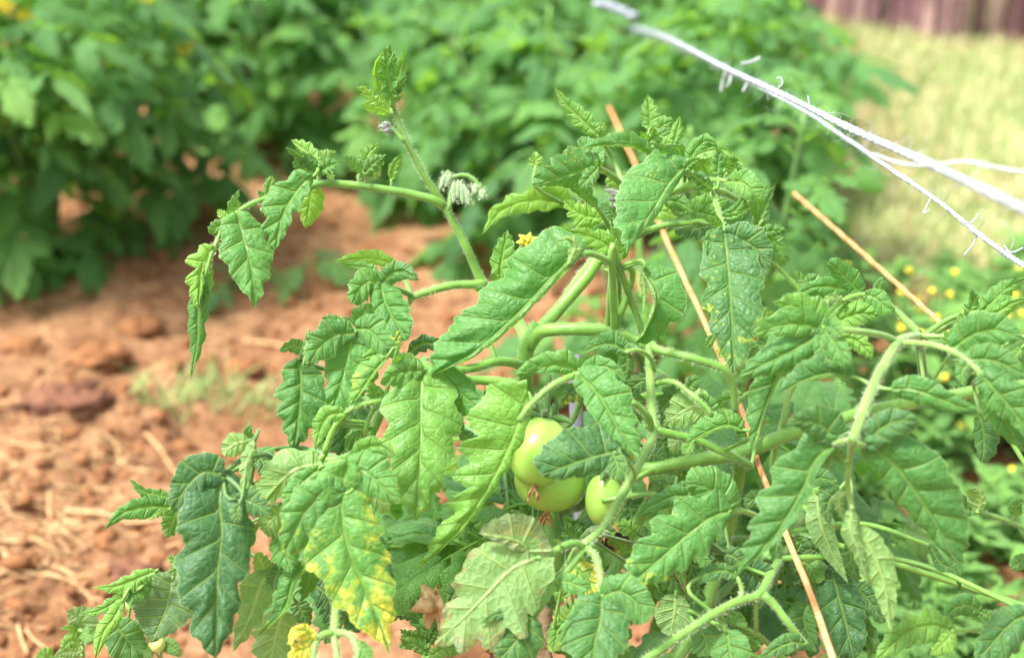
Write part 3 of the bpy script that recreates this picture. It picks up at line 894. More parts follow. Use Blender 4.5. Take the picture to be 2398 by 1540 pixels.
A.leaf().r(2, [(1220, 560, 1.045), (1215, 470, 1.045), (1225, 390, 1.045), (1235, 350, 1.045)], 6, 5)
A.l(2, (1232, 370, 1225, 270, 1212, 105), 1.045, 1.045, 58, 62, tone=.8, curl=(10, 20), deep=.3, spot=.3, label='small upright leaflet at the crown of the plant')
A.l(2, (1215, 440, 1180, 400, 1150, 370), 1.045, 1.03, 25, 30, tone=.4)
A.l(2, (1240, 400, 1250, 370, 1262, 340), 1.04, 1.03, 30, 30, tone=.15)
A.leaf()
A.l(2, (1395, 475, 1420, 380, 1442, 260), 1.03, 1.03, 42, 42, tone=.6, curl=(60, 60))
A.l(2, (1250, 445, 1310, 390, 1385, 350), 1.04, 1.03, 45, 45, tone=.5)
A.l(2, (1260, 400, 1320, 330, 1400, 290), 1.06, 1.06, 60, 50, tone=.5)
A.l(2, (1320, 470, 1350, 460, 1420, 450), 1.035, 1.03, 50, 30, tone=.9)
A.l(2, (1450, 560, 1465, 510, 1440, 460), 1.04, 1.04, 30, 30, tone=.85)
# big centre leaf
A.leaf().r(2, [(1510, 690, 1.02), (1480, 650, 1.005), (1470, 632, 1.0)], 6, 4)
A.l(2, (1470, 630, 1370, 740, 1260, 920, 1150, 1090, 1060, 1252), 1.0, .955, 48, 245, tone=.52, spot=.5, curl=(30, 22), fold=(-10, 4), deep=.13, base=.85, relief=1.5, nl=4.4, roll=(0, 6), label='largest leaflet of the crown, broad and quilted with faint yellow stipple')
A.l(2, (1475, 605, 1430, 500, 1330, 480, 1240, 455), 1.01, .985, 80, 30, tone=.35, curl=(30, 60), deep=.2)
A.l(2, (1465, 660, 1520, 600, 1592, 565), 1.0, .99, 42, 45, tone=.62, relief=1.2)
A.leaf()
A.l(2, (1500, 600, 1560, 500, 1640, 440, 1718, 480), 1.03, 1.02, 60, 70, tone=.55, relief=1.2)
A.l(2, (1530, 565, 1640, 520, 1760, 505, 1872, 590), 1.01, 1.0, 22, 45, tone=.8, curl=(20, -40))
A.l(2, (1530, 610, 1620, 600, 1720, 640, 1790, 690), 1.035, 1.03, 60, 70, tone=.95, spot=.4)
A.l(2, (1715, 700, 1720, 600, 1722, 475), 1.0, 1.0, 42, 48, tone=.5, relief=2.4, ruffle=1.5)
A.l(2, (1770, 640, 1800, 590, 1860, 550), 1.0, .99, 42, 45, tone=.5, relief=3, ruffle=2)
A.l(2, (1790, 670, 1850, 620, 1890, 630), 1.01, 1.0, 42, 45, tone=.6, relief=2)
A.leaf().r(2, [(1560, 770, 1.02), (1640, 730, 1.01), (1720, 722, 1.0), (1790, 730, .995)], 6, 4)
A.l(2, (1785, 732, 1900, 745, 1985, 850, 2003, 1058), .995, .985, 95, 90, tone=.6, spot=.8, curl=(35, 40), deep=.2, bow=.02, label='leaflet arching down at the right side of the crown')
A.leaf().r(2, [(1640, 740, 1.01), (1670, 800, 1.0), (1722, 950, .98), (1752, 1050, .97), (1766, 1125, .965)], 6, 4)
A.l(2, (1668, 795, 1600, 740, 1510, 665), .99, .975, 52, 55, tone=.25, curl=(40, 40))
A.l(2, (1745, 985, 1850, 930, 1928, 808), .98, .975, 40, 50, tone=.45, spot=.3)
A.l(2, (1750, 990, 1860, 970, 1950, 920), .98, .965, 25, 45, tone=.55, roll=(20, 20))
A.l(0, (1696, 545, 1706, 640, 1713, 740, 1719, 880), .965, .935, 78, 66, tone=.34, spot=.8, yel=.36, brown=.50, curl=(24, 28), deep=.18, nl=5, relief=1.0, base=.6, peak=.36, label='long dark leaflet with yellow stipple and a scorched brown tip')
A.l(2, (1775, 1128, 1880, 1150, 1990, 1220, 2082, 1368), .965, .955, 115, 95, tone=.27, spot=.2, curl=(30, 40), deep=.1)
A.l(2, (1735, 1085, 1705, 1020, 1690, 990), .97, .96, 40, 35, tone=.45, relief=2)
A.l(2, (1735, 1090, 1665, 1150, 1640, 1282), .97, .96, 40, 45, tone=.5, relief=2.5, ruffle=2)
A.leaf()
A.l(2, (1340, 870, 1450, 890, 1570, 975), 1.05, 1.04, 60, 60, tone=.55)
A.l(2, (1520, 940, 1640, 900, 1790, 860), 1.07, 1.07, 70, 90, tone=.75)
A.l(2, (1530, 950, 1640, 970, 1760, 1000), 1.07, 1.06, 70, 70, tone=.7)
A.leaf()
A.l(2, (1655, 1050, 1540, 1075, 1395, 1085), 1.05, 1.04, 80, 25, tone=.05, under=False)
A.leaf()
A.l(2, (2040, 1010, 2070, 880, 2135, 745), 1.06, 1.06, 40, 40, tone=.4, relief=2.5)
A.l(2, (1995, 1120, 2100, 1090, 2232, 1095), 1.05, 1.05, 45, 40, tone=.35, relief=2.5, ruffle=2)
A.l(2, (2060, 1130, 2150, 1190, 2200, 1310), 1.07, 1.07, 50, 50, tone=.55)
A.l(2, (1990, 1080, 2010, 1020, 2090, 960), 1.07, 1.06, 50, 50, tone=.3, relief=2)
A.l(2, (2000, 900, 2050, 820, 2080, 760), 1.08, 1.08, 60, 50, tone=.5)
# behind the crown
A.leaf()
A.l(2, (600, 890, 380, 870, 160, 940, 18, 1112), 1.13, 1.10, 85, 95, tone=1.0, deep=.25)
A.l(2, (620, 900, 540, 820, 430, 790), 1.13, 1.12, 80, 80, tone=1.0)
A.l(2, (400, 620, 400, 570, 375, 550), 1.1, 1.1, 50, 50, tone=.8)
A.leaf().r(2, [(925, 1050, 1.03), (880, 970, 1.02), (830, 905, 1.01)], 5, 3.5)
A.l(2, (832, 908, 720, 800, 600, 755, 505, 765), 1.01, .99, 30, 60, tone=.45, curl=(20, 40))
A.l(2, (860, 1000, 730, 970, 600, 870), 1.06, 1.06, 80, 85, tone=.75)
A.l(2, (990, 1000, 930, 930, 870, 900), 1.05, 1.05, 60, 60, tone=.3)
A.l(2, (1060, 760, 1000, 730, 900, 740), 1.07, 1.07, 60, 60, tone=.8)
A.l(2, (1260, 980, 1330, 950, 1430, 990), 1.09, 1.09, 60, 60, tone=1.0)
A.leaf()
A.l(2, (1005, 1300, 900, 1180, 760, 1120, 610, 1085), 1.01, 1.0, 95, 80, tone=.75, spot=.35, deep=.2, curl=(20, 30))
A.l(2, (1010, 1290, 1010, 1180, 965, 1040, 935, 1000), 1.015, 1.01, 55, 65, tone=.72, deep=.15)
# long curved leaf
A.leaf().r(2, [(1000, 1345, .975), (920, 1300, .965), (830, 1262, .955), (760, 1250, .95), (700, 1275, .95), (650, 1320, .95)], 6.5, 6)
A.l(0, (1352, 592, 1290, 650, 1210, 735, 1110, 822, 1008, 880), .95, .955, 46, 98, tone=.45, curl=(-165, 25), fold=(8, -2), deep=.14, base=.9, peak=.22, relief=1.9, nl=5.5, tipk=1.9, label='long curved quilted leaflet sweeping left with its lower edge rolled up')
A.l(2, (650, 1300, 690, 1200, 640, 1140, 560, 1165), .94, .935, 45, 35, tone=.8, curl=(60, 60), under=True)
A.leaf().r(2, [(1000, 1345, .975), (1040, 1450, .985), (1090, 1590, .995), (1140, 1720, 1.0), (1180, 1850, 1.0), (1220, 1930, .995)], 7, 7)
A.l(0, (1509, 632, 1540, 690, 1520, 760, 1487, 805), .97, .975, 55, 34, tone=.4, curl=(20, -140), fold=(0, 10), deep=.12, bow=.01, label='hanging leaflet folded along its left edge above the arched branch')
A.l(2, (1180, 1370, 1180, 1450, 1190, 1560, 1175, 1700), .965, .97, 18, 24, tone=.7, under=True)
A.leaf().r(4, [(985, 5, .99), (1003, 120, 1.0), (1000, 260, 1.01), (985, 425, 1.008), (980, 470, 1.005)], 5, 5)
A.l(2, (900, 1330, 920, 1270, 960, 1250), 1.0, .99, 30, 30, tone=.4)
# small upright leaf
A.leaf().r(0, [(1150, 745, 1.0), (1162, 700, .995), (1172, 655, .99)], 4.5, 3)
A.l(2, (150, 1455, 150, 1350, 170, 1220, 196, 1082), .99, .985, 78, 92, tone=.62, deep=.24, curl=(15, 15), relief=1.3, label='small upright leaflet with toothed edge left of the curved leaf')
A.l(3, (1835, 365, 1770, 350, 1685, 355), .985, .975, 30, 34, tone=.4, relief=2)
A.l(3, (1840, 400, 1790, 430, 1722, 468), .985, .975, 34, 30, tone=.35, relief=2)
A.l(3, (1850, 300, 1830, 270, 1800, 250), .985, .98, 25, 25, tone=.4)
# left-centre
A.leaf()
A.l(3, (1130, 185, 980, 140, 820, 140, 655, 158), 1.05, 1.04, 42, 60, tone=.95, deep=.14)
A.l(3, (1010, 290, 940, 210, 830, 190, 718, 172), 1.03, 1.03, 45, 40, tone=.6)
A.leaf().r(3, [(1240, 400, 1.04), (1130, 350, 1.02), (1020, 315, .995)], 6, 4)
A.l(3, (1020, 320, 1050, 450, 1130, 600, 1215, 730), .995, .975, 140, 120, tone=.45, deep=.14, relief=1.7, curl=(25, 30))
A.l(3, (1015, 320, 930, 300, 850, 370, 805, 470), .995, .98, 100, 85, tone=.42, relief=1.7, deep=.12)
A.l(3, (1030, 310, 1100, 240, 1190, 230, 1290, 290), .995, .985, 75, 75, tone=.3, relief=1.3, deep=.12)
A.leaf().r(3, [(1120, 560, 1.02), (960, 590, .99), (830, 640, .975)], 6, 4)
A.l(3, (815, 660, 785, 820, 740, 1000, 700, 1130, 650, 1250), .97, .955, 215, 150, tone=.42, deep=.14, base=.7, relief=1.3, curl=(28, 28), nl=4.5, label='large leaflet with pale radiating veins over the bare soil side')
A.l(3, (800, 670, 690, 690, 570, 780, 478, 930), .965, .95, 105, 110, tone=.40, deep=.12, relief=1.2)
A.l(3, (790, 680, 700, 620, 590, 560), .97, .96, 70, 65, tone=.45, deep=.1)
A.l(3, (840, 640, 930, 650, 1010, 720, 1090, 780), .97, .955, 115, 130, tone=.42, deep=.1, relief=1.3)
A.l(3, (850, 620, 890, 530, 945, 455), .975, .96, 70, 75, tone=.45, deep=.1)
A.l(3, (780, 650, 760, 600, 770, 560), .98, .98, 50, 55, tone=.5)
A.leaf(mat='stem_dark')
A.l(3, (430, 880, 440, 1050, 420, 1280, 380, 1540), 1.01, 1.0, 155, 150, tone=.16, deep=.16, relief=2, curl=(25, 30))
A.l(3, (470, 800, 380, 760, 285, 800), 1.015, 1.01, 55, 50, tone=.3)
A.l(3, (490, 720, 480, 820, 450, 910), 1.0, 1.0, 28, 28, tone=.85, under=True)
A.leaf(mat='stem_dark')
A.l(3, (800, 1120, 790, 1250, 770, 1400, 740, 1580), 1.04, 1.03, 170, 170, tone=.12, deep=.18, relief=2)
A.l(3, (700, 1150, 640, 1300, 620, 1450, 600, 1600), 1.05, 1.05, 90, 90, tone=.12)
# yellowing folded pair
A.leaf().r(0, [(760, 1060, .96), (782, 1005, .955), (808, 971, .95), (841, 948, .948), (882, 940, .95), (915, 936, .96), (960, 925, .98)], 7, 6)
A.l(3, (1055, 855, 960, 960, 880, 1080, 800, 1200), .95, .945, 50, 100, tone=.7, yel=.42, curl=(-120, 25), fold=(10, 0), deep=.2, label='yellowing folded leaflet with purple tinged veins')
A.l(3, (1040, 840, 960, 830, 860, 860), .96, .96, 40, 40, tone=.75, yel=.3)
A.l(3, (1130, 850, 1110, 770, 1170, 645), .975, .98, 55, 50, tone=.9, yel=.75, brown=.45, deep=.2, label='yellow pointed leaflet tip standing up behind the pale leaf')
A.l(3, (990, 1185, 970, 1100, 915, 1020), .955, .96, 50, 55, tone=.75, yel=.42)
A.l(3, (990, 1190, 1010, 1120, 1050, 1090), .96, .97, 30, 35, tone=.85, yel=.3)
A.l(3, (750, 1245, 640, 1270, 580, 1370, 540, 1532), .94, .935, 60, 65, tone=.75, yel=.3, brown=.3)
A.l(3, (890, 1380, 810, 1410, 762, 1530), .965, .96, 35, 42, tone=.4, curl=(80, 60))
A.l(3, (890, 1380, 850, 1440, 820, 1530), .962, .96, 25, 25, tone=.75, yel=.5, curl=(80, 60))
A.leaf().r(3, [(1060, 1180, .985), (990, 1190, .965), (920, 1310, .955), (905, 1400, .96), (930, 1460, .975)], 5, 4)
A.l(0, (870, 1040, 860, 1080, 850, 1120), .985, .98, 20, 20, tone=.3)
# pale group
A.leaf().r(3, [(1330, 860, .985), (1320, 895, .975), (1310, 920, .965)], 8, 6)
A.l(0, (988, 862, 985, 940, 984, 1050, 972, 1219), .96, .925, 92, 88, tone=.66, yel=.22, spot=.2, curl=(30, 28), deep=.16, nl=5, base=.5, peak=.3, relief=1.3, label='large pale washed out leaflet pointing down to the soil')
A.l(3, (1310, 925, 1180, 880, 1110, 830), .96, .94, 85, 70, tone=.7, yel=.15, deep=.1)
A.l(3, (1300, 940, 1150, 960, 1010, 1030), .955, .935, 100, 90, tone=.75, yel=.1, deep=.1, relief=1.5)
A.l(3, (1350, 950, 1510, 1030, 1680, 1180, 1862, 1300), .965, .955, 120, 125, tone=.42, curl=(35, 40), deep=.18, relief=1.2)
A.leaf(mat='stem_dark')
A.l(3, (1220, 825, 1290, 760, 1390, 750, 1510, 855), 1.01, 1.0, 55, 55, tone=.15)
A.leaf()
A.l(3, (1515, 795, 1600, 690, 1700, 620, 1795, 555), .965, .96, 42, 60, tone=.7, yel=.28, curl=(30, 30))
A.l(3, (1530, 820, 1620, 830, 1700, 760), .985, .985, 30, 40, tone=.5, relief=2.5)
A.leaf()
A.l(3, (1600, 1390, 1680, 1450, 1790, 1420), 1.03, 1.03, 50, 50, tone=.1)
A.l(3, (1770, 1130, 1840, 1090, 1910, 1110), 1.05, 1.05, 45, 45, tone=.3)
A.l(3, (1560, 1290, 1580, 1340, 1600, 1390), 1.03, 1.03, 40, 40, tone=.1)
# over the tomatoes
A.leaf().r(4, [(1240, 1175, .975), (1215, 1080, .965), (1150, 1010, .96), (1095, 975, .955)], 7, 6).r(4, [(1255, 745, .985), (1240, 680, .975), (1190, 620, .965), (1120, 598, .96), (1055, 618, .955)], 4.5, 3.5)
A.l(4, (1055, 612, 960, 560, 850, 570, 738, 625), .96, .96, 50, 75, tone=.2, deep=.05, curl=(30, 20))
A.l(4, (1055, 620, 1060, 700, 1050, 780, 1020, 865), .96, .965, 45, 60, tone=.2, deep=.05)
A.leaf().r(4, [(1180, 1060, .97), (1090, 960, .975), (900, 800, .965), (760, 780, .94)], 4, 5).r(0, [(1352, 878, .94), (1330, 884, .935), (1290, 905, .93), (1240, 950, .93), (1215, 985, .93)], 7, 6)
A.l(4, (720, 785, 860, 930, 1000, 1170, 1155, 1412), .93, .905, 175, 105, tone=.40, deep=.12, curl=(30, 25), base=.6, relief=1.2, nl=4.6, label='broad leaflet crossing in front of the upper tomato')
A.l(4, (735, 780, 850, 720, 960, 740, 1055, 825), .935, .925, 70, 80, tone=.5, yel=.15, deep=.12)
A.l(4, (745, 775, 600, 710, 430, 730, 245, 798), .94, .93, 60, 110, tone=.5, yel=.12, deep=.12, relief=1.5)
A.l(0, (1236, 925, 1192, 1045, 1140, 1145, 1075, 1240, 972, 1338), .93, .93, 22, 100, tone=.72, curl=(25, 15), fold=(-5, 5), deep=.26, base=.7, peak=.22, nl=7, tipk=1.05, relief=1.3, label='long serrated light green leaflet left of the tomatoes')
A.leaf(mat='stem_dark')
A.l(4, (800, 850, 690, 880, 580, 985), 1.0, .99, 90, 60, tone=.02, yel=.55, brown=.35)
A.leaf().r(4, [(1085, 1560, .945), (1118, 1500, .935), (1070, 1410, .92), (1015, 1355, .912), (960, 1335, .91)], 3.6, 3)
A.l(4, (960, 1335, 820, 1370, 640, 1430, 438, 1500), .91, .90, 120, 245, tone=.15, yel=.2, deep=.1, base=.75, curl=(35, 30), relief=1.4, nl=3.6, fold=(5, 5), label='dark rounded leaflet covering the right of the tomatoes')
A.l(4, (955, 1345, 980, 1400, 990, 1460, 960, 1540), .91, .905, 60, 70, tone=.25, deep=.05)
# right of the vertical petiole
A.leaf().r(4, [(1262, 845, .985), (1340, 825, .98), (1420, 840, .975), (1490, 890, .97), (1570, 960, .965), (1640, 1020, .965), (1672, 1080, .965)], 6, 4.5)
A.l(4, (1500, 885, 1540, 830, 1592, 808), .97, .96, 45, 50, tone=.2, deep=.05)
A.l(4, (1665, 1075, 1560, 1010, 1440, 1060, 1320, 1150), .975, .985, 110, 110, tone=.7, under=True, deep=.14, spot=.3, label='round leaflet seen from its translucent underside')
A.l(4, (1665, 1070, 1640, 990, 1570, 920), .975, .975, 30, 60, tone=.45, deep=.06)
A.l(4, (1680, 1080, 1720, 1050, 1755, 1012), .97, .96, 18, 24, tone=.6, brown=.2)
A.leaf()
A.l(4, (1450, 880, 1380, 950, 1265, 1080), 1.03, 1.02, 80, 80, tone=.2)
A.l(4, (1490, 930, 1400, 1060, 1290, 1130), 1.04, 1.03, 60, 60, tone=.15)
A.l(4, (1050, 905, 1120, 960, 1165, 1130), 1.02, 1.02, 60, 50, tone=.25)
A.l(4, (1200, 800, 1130, 850, 1060, 900), 1.05, 1.05, 60, 60, tone=.15)
A.l(4, (1530, 1230, 1430, 1260, 1370, 1325), 1.02, 1.02, 75, 60, tone=.5, under=True)
A.leaf().r(4, [(1250, 1180, .975), (1400, 1210, .98), (1600, 1265, .985), (1900, 1405, .99), (1960, 1440, 1.0)], 9, 7)
A.l(4, (1895, 1175, 1780, 1140, 1640, 1190, 1490, 1275), .965, .96, 70, 110, tone=.5, curl=(-150, 30), fold=(12, 0), deep=.1, label='leaflet folded in half showing a pale lower strip')
A.l(4, (1530, 1270, 1500, 1310, 1478, 1360), .975, .97, 40, 40, tone=.7)
A.l(4, (1890, 930, 1780, 960, 1625, 1010), 1.03, 1.02, 60, 60, tone=.55)
A.leaf().r(4, [(1235, 560, .99), (1290, 600, .985), (1500, 650, .975), (1680, 705, .975), (1760, 740, .975), (1815, 830, .98), (1840, 950, .985), (1850, 1045, .99)], 9, 6).r(4, [(1750, 735, .975), (1785, 690, .975), (1810, 660, .975)], 4, 3)
A.l(4, (1680, 500, 1650, 550, 1620, 600), 1.02, 1.02, 30, 30, tone=.3)
A.l(4, (2050, 575, 1960, 560, 1895, 680), 1.05, 1.05, 50, 45, tone=.15)
A.l(4, (2060, 400, 2010, 440, 1960, 470), 1.05, 1.05, 60, 60, tone=.95)
# lower centre: trident leaf
A.leaf().r(7, [(1520, 740, .92), (1460, 712, .915), (1380, 730, .91), (1270, 790, .905), (1180, 820, .90)], 8, 7).r(7, [(1530, 740, .92), (1440, 860, .915), (1330, 990, .91), (1240, 1120, .905), (1150, 1250, .90)], 8, 6).r(7, [(1530, 745, .92), (1600, 800, .915), (1635, 930, .905), (1650, 1110, .895)], 8, 7)
A.l(7, (1200, 812, 1000, 900, 820, 1080, 640, 1260, 450, 1440), .90, .885, 330, 225, tone=.62, under=True, yel=.36, brown=.72, deep=.17, base=.6, curl=(25, 25), nl=4.4, relief=.6, label='pale veined underside of a large leaf with scorched black edges')
A.l(7, (1120, 800, 1090, 730, 980, 680, 760, 640), .90, .89, 60, 165, tone=.62, under=True, brown=1.05, yel=.45, relief=.7, deep=.1, base=.8, curl=(20, 20), label='pale upper lobe with blackened curled rim')
A.l(7, (1135, 1265, 1080, 1350, 1000, 1450, 900, 1560), .895, .885, 190, 180, tone=.12, yel=.42, brown=.6, deep=.18, relief=1.3)
A.l(7, (1120, 1250, 1020, 1220, 900, 1220, 770, 1290), .895, .885, 75, 45, tone=.1, yel=.3, brown=.35)
A.l(7, (1650, 1110, 1640, 1260, 1600, 1420, 1570, 1620), .89, .87, 205, 225, tone=.30, deep=.12, base=.75, curl=(30, 30), relief=1.2, label='big bluish green leaflet at the bottom centre')
A.l(7, (1625, 1170, 1520, 1220, 1420, 1320, 1350, 1440), .89, .875, 110, 75, tone=.32, deep=.08)
A.l(7, (1665, 1090, 1780, 1060, 1900, 1140, 1985, 1280), .89, .875, 125, 150, tone=.30, deep=.08, base=.8)
A.l(7, (1330, 990, 1400, 990, 1490, 1020, 1570, 1000), .905, .895, 65, 75, tone=.4, deep=.06, relief=1.2)
A.l(7, (1350, 720, 1330, 690, 1300, 700), .905, .9, 14, 14, tone=.6)
A.leaf()
A.l(7, (1400, 860, 1500, 920, 1560, 1020, 1600, 1160), .95, .94, 100, 90, tone=.7, yel=.78, brown=.35, label='yellow leaflet with pale blotches behind the trident petiole')
A.l(7, (1380, 1290, 1420, 1250, 1510, 1190), .97, .96, 70, 60, tone=.9, yel=.45)
A.l(7, (1330, 1280, 1320, 1400, 1290, 1500), .98, .97, 70, 70, tone=.7, yel=.45)
A.l(7, (1380, 1110, 1350, 1060, 1350, 960), .97, .97, 60, 60, tone=.6, yel=.5)
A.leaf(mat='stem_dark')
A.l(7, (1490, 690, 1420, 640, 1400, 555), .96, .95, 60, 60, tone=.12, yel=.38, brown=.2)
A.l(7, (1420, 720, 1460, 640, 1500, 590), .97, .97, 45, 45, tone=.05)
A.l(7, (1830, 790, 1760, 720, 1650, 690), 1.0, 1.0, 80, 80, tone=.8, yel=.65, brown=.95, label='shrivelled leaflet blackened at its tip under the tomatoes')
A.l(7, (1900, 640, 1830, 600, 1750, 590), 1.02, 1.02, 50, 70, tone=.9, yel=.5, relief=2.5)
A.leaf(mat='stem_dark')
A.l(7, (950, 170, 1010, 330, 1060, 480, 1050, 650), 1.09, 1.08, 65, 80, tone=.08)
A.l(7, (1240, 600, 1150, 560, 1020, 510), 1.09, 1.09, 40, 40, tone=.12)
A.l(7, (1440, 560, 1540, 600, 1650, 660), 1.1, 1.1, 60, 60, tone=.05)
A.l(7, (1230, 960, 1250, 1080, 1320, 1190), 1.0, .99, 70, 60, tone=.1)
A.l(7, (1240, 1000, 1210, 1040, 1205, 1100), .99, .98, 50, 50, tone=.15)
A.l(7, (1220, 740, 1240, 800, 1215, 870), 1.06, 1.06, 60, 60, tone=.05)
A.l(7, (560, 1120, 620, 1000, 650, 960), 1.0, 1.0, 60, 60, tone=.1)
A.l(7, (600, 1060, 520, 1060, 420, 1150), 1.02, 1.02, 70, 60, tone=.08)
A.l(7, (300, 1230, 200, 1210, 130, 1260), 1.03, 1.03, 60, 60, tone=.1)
# lower left
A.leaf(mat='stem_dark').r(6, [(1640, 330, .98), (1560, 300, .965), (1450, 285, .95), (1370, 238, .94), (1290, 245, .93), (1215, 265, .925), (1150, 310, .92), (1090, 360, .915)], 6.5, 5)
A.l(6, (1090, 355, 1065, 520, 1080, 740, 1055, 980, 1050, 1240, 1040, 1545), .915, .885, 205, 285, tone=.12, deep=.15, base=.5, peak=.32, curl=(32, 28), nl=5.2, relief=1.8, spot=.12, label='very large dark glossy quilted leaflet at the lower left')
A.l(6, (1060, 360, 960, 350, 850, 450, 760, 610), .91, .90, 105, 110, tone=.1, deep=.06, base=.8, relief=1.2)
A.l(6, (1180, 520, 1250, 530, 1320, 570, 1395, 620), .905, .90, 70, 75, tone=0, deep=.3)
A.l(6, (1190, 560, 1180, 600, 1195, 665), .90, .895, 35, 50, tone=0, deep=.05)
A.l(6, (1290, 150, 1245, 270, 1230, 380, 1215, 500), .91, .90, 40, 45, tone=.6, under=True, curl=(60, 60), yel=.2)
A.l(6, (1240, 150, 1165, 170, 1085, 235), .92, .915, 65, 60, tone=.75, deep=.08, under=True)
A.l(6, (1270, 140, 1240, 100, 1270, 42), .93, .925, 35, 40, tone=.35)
A.leaf()
A.l(6, (770, 520, 690, 500, 580, 470, 488, 388), .96, .95, 50, 40, tone=.5, curl=(50, 30))
A.l(6, (740, 575, 620, 570, 450, 610, 318, 720), .96, .94, 60, 60, tone=.5, relief=1.2, curl=(40, 30), deep=.1)
A.l(6, (740, 585, 680, 610, 605, 655), .955, .95, 25, 22, tone=.95)
A.l(6, (790, 590, 760, 680, 730, 770), .97, .97, 60, 60, tone=.5)
A.l(6, (850, 960, 790, 920, 730, 890), .96, .96, 40, 45, tone=.6)
A.l(6, (850, 940, 800, 970, 740, 1000), .965, .96, 40, 45, tone=.3)
A.leaf(mat='stem_dark')
A.l(6, (1300, 220, 1330, 260, 1400, 420), .99, .98, 90, 60, tone=.15)
A.l(6, (1280, 420, 1300, 450, 1260, 490), .97, .97, 50, 50, tone=.3)
A.l(6, (1330, 640, 1420, 620, 1480, 540), .98, .97, 70, 60, tone=.15)
A.l(6, (1260, 770, 1300, 700, 1340, 640), 1.0, .99, 20, 20, tone=.2)
# yellow leaf
A.leaf().r(6, [(1690, 370, .94), (1730, 330, .93), (1790, 295, .92), (1850, 285, .915), (1890, 305, .91)], 6, 5)
A.l(6, (1885, 310, 1850, 520, 1880, 800, 1990, 1080, 2085, 1300, 2160, 1512), .905, .88, 215, 225, tone=.62, yel=.60, brown=.30, deep=.16, base=.5, peak=.33, curl=(30, 30), nl=5.5, relief=1.5, label='long leaflet turning bright yellow toward its tip')
A.l(6, (1850, 480, 1720, 500, 1590, 640, 1475, 890), .90, .89, 165, 120, tone=.66, yel=.42, deep=.12, base=.7, relief=1.3, label='green and yellow mottled side leaflet')
A.l(6, (1900, 310, 2010, 350, 2110, 440, 2222, 548), .905, .895, 120, 110, tone=.5, yel=.38, deep=.1, base=.7)
A.l(6, (1920, 295, 2000, 200, 2100, 180, 2200, 250), .915, .905, 70, 95, tone=.7, yel=.38, deep=.12)
A.l(6, (1700, 300, 1560, 330, 1440, 430, 1325, 570), .935, .925, 100, 125, tone=.75, yel=.18, deep=.1, relief=1.3, under=True)
A.l(6, (1700, 330, 1600, 420, 1530, 550, 1480, 760), .92, .91, 90, 70, tone=.6, yel=.2, deep=.1)
A.l(6, (1490, 610, 1420, 640, 1345, 730), .935, .93, 85, 70, tone=.7, yel=.15, under=True, deep=.06)
A.l(6, (1850, 420, 1780, 430, 1730, 450), .92, .91, 50, 50, tone=.9, under=True)
A.l(6, (2000, 440, 2080, 520, 2160, 590), .93, .93, 60, 75, tone=.75, yel=.5, brown=.5, under=True)
# curled pale leaf
A.leaf().r(6, [(1700, 880, .95), (1580, 920, .945), (1450, 965, .94)], 5, 4)
A.l(6, (1445, 965, 1340, 1060, 1270, 1260, 1150, 1500), .93, .915, 95, 110, tone=.62, under=True, spot=.2, curl=(50, 40), deep=.2, brown=.15, label='curled pale leaf with dusty underside')
A.l(6, (1370, 1000, 1330, 920, 1298, 862), .93, .92, 50, 50, tone=.65, under=True)
A.l(6, (1650, 930, 1540, 1040, 1480, 1220, 1310, 1405), .92, .915, 65, 75, tone=.5, yel=.35, brown=.35, curl=(-130, 40), deep=.1)
A.l(6, (1470, 1260, 1440, 1360, 1420, 1450, 1400, 1570), .94, .93, 150, 140, tone=.6, under=True, deep=.15)
A.l(6, (1450, 960, 1430, 1010, 1400, 1080), .925, .92, 75, 60, tone=.12, relief=2)
A.l(6, (1440, 780, 1490, 880, 1530, 990), .92, .91, 80, 80, tone=.45, relief=1.5)
A.l(6, (1650, 900, 1640, 1050, 1590, 1180), .94, .935, 50, 60, tone=.4)
A.leaf(mat='stem_dark')
A.l(6, (1660, 1060, 1760, 1150, 1790, 1340), .99, .98, 110, 90, tone=.08)
A.l(6, (2080, 760, 2120, 920, 2190, 1070), .95, .945, 50, 60, tone=.1)
A.l(6, (1560, 1180, 1600, 1260, 1640, 1340), .98, .98, 60, 60, tone=.15)
A.l(6, (1230, 1000, 1250, 1080, 1240, 1160), .99, .99, 50, 50, tone=.2)
A.l(6, (1850, 1150, 1920, 1250, 1960, 1380), 1.0, 1.0, 80, 80, tone=.1)
# bottom yellow stem
A.leaf(mat='stem_pale').r(6, [(1815, 1000, .94), (1815, 1110, .93), (1812, 1250, .915), (1798, 1380, .90)], 8, 8).r(6, [(1798, 1380, .90), (1720, 1395, .895), (1678, 1460, .89), (1665, 1580, .885)], 8, 6).r(6, [(1795, 1385, .90), (1812, 1460, .895), (1830, 1580, .89)], 7, 6).r(6, [(1800, 1375, .90), (1890, 1385, .895), (1945, 1450, .89), (1960, 1560, .885)], 7, 6)
A.l(6, (1672, 1450, 1630, 1370, 1560, 1370, 1500, 1450), .89, .88, 90, 40, tone=.8, yel=1.1, brown=.3, label='crinkled yellow leaflet at the bottom edge')
A.l(6, (1670, 1455, 1620, 1480, 1560, 1500, 1520, 1560), .89, .88, 60, 60, tone=.8, yel=1.1, brown=.3, label='bright yellow curled leaflet at the bottom edge')
A.l(6, (1950, 1440, 1990, 1500, 2040, 1560), .89, .88, 50, 50, tone=.4, yel=.2)
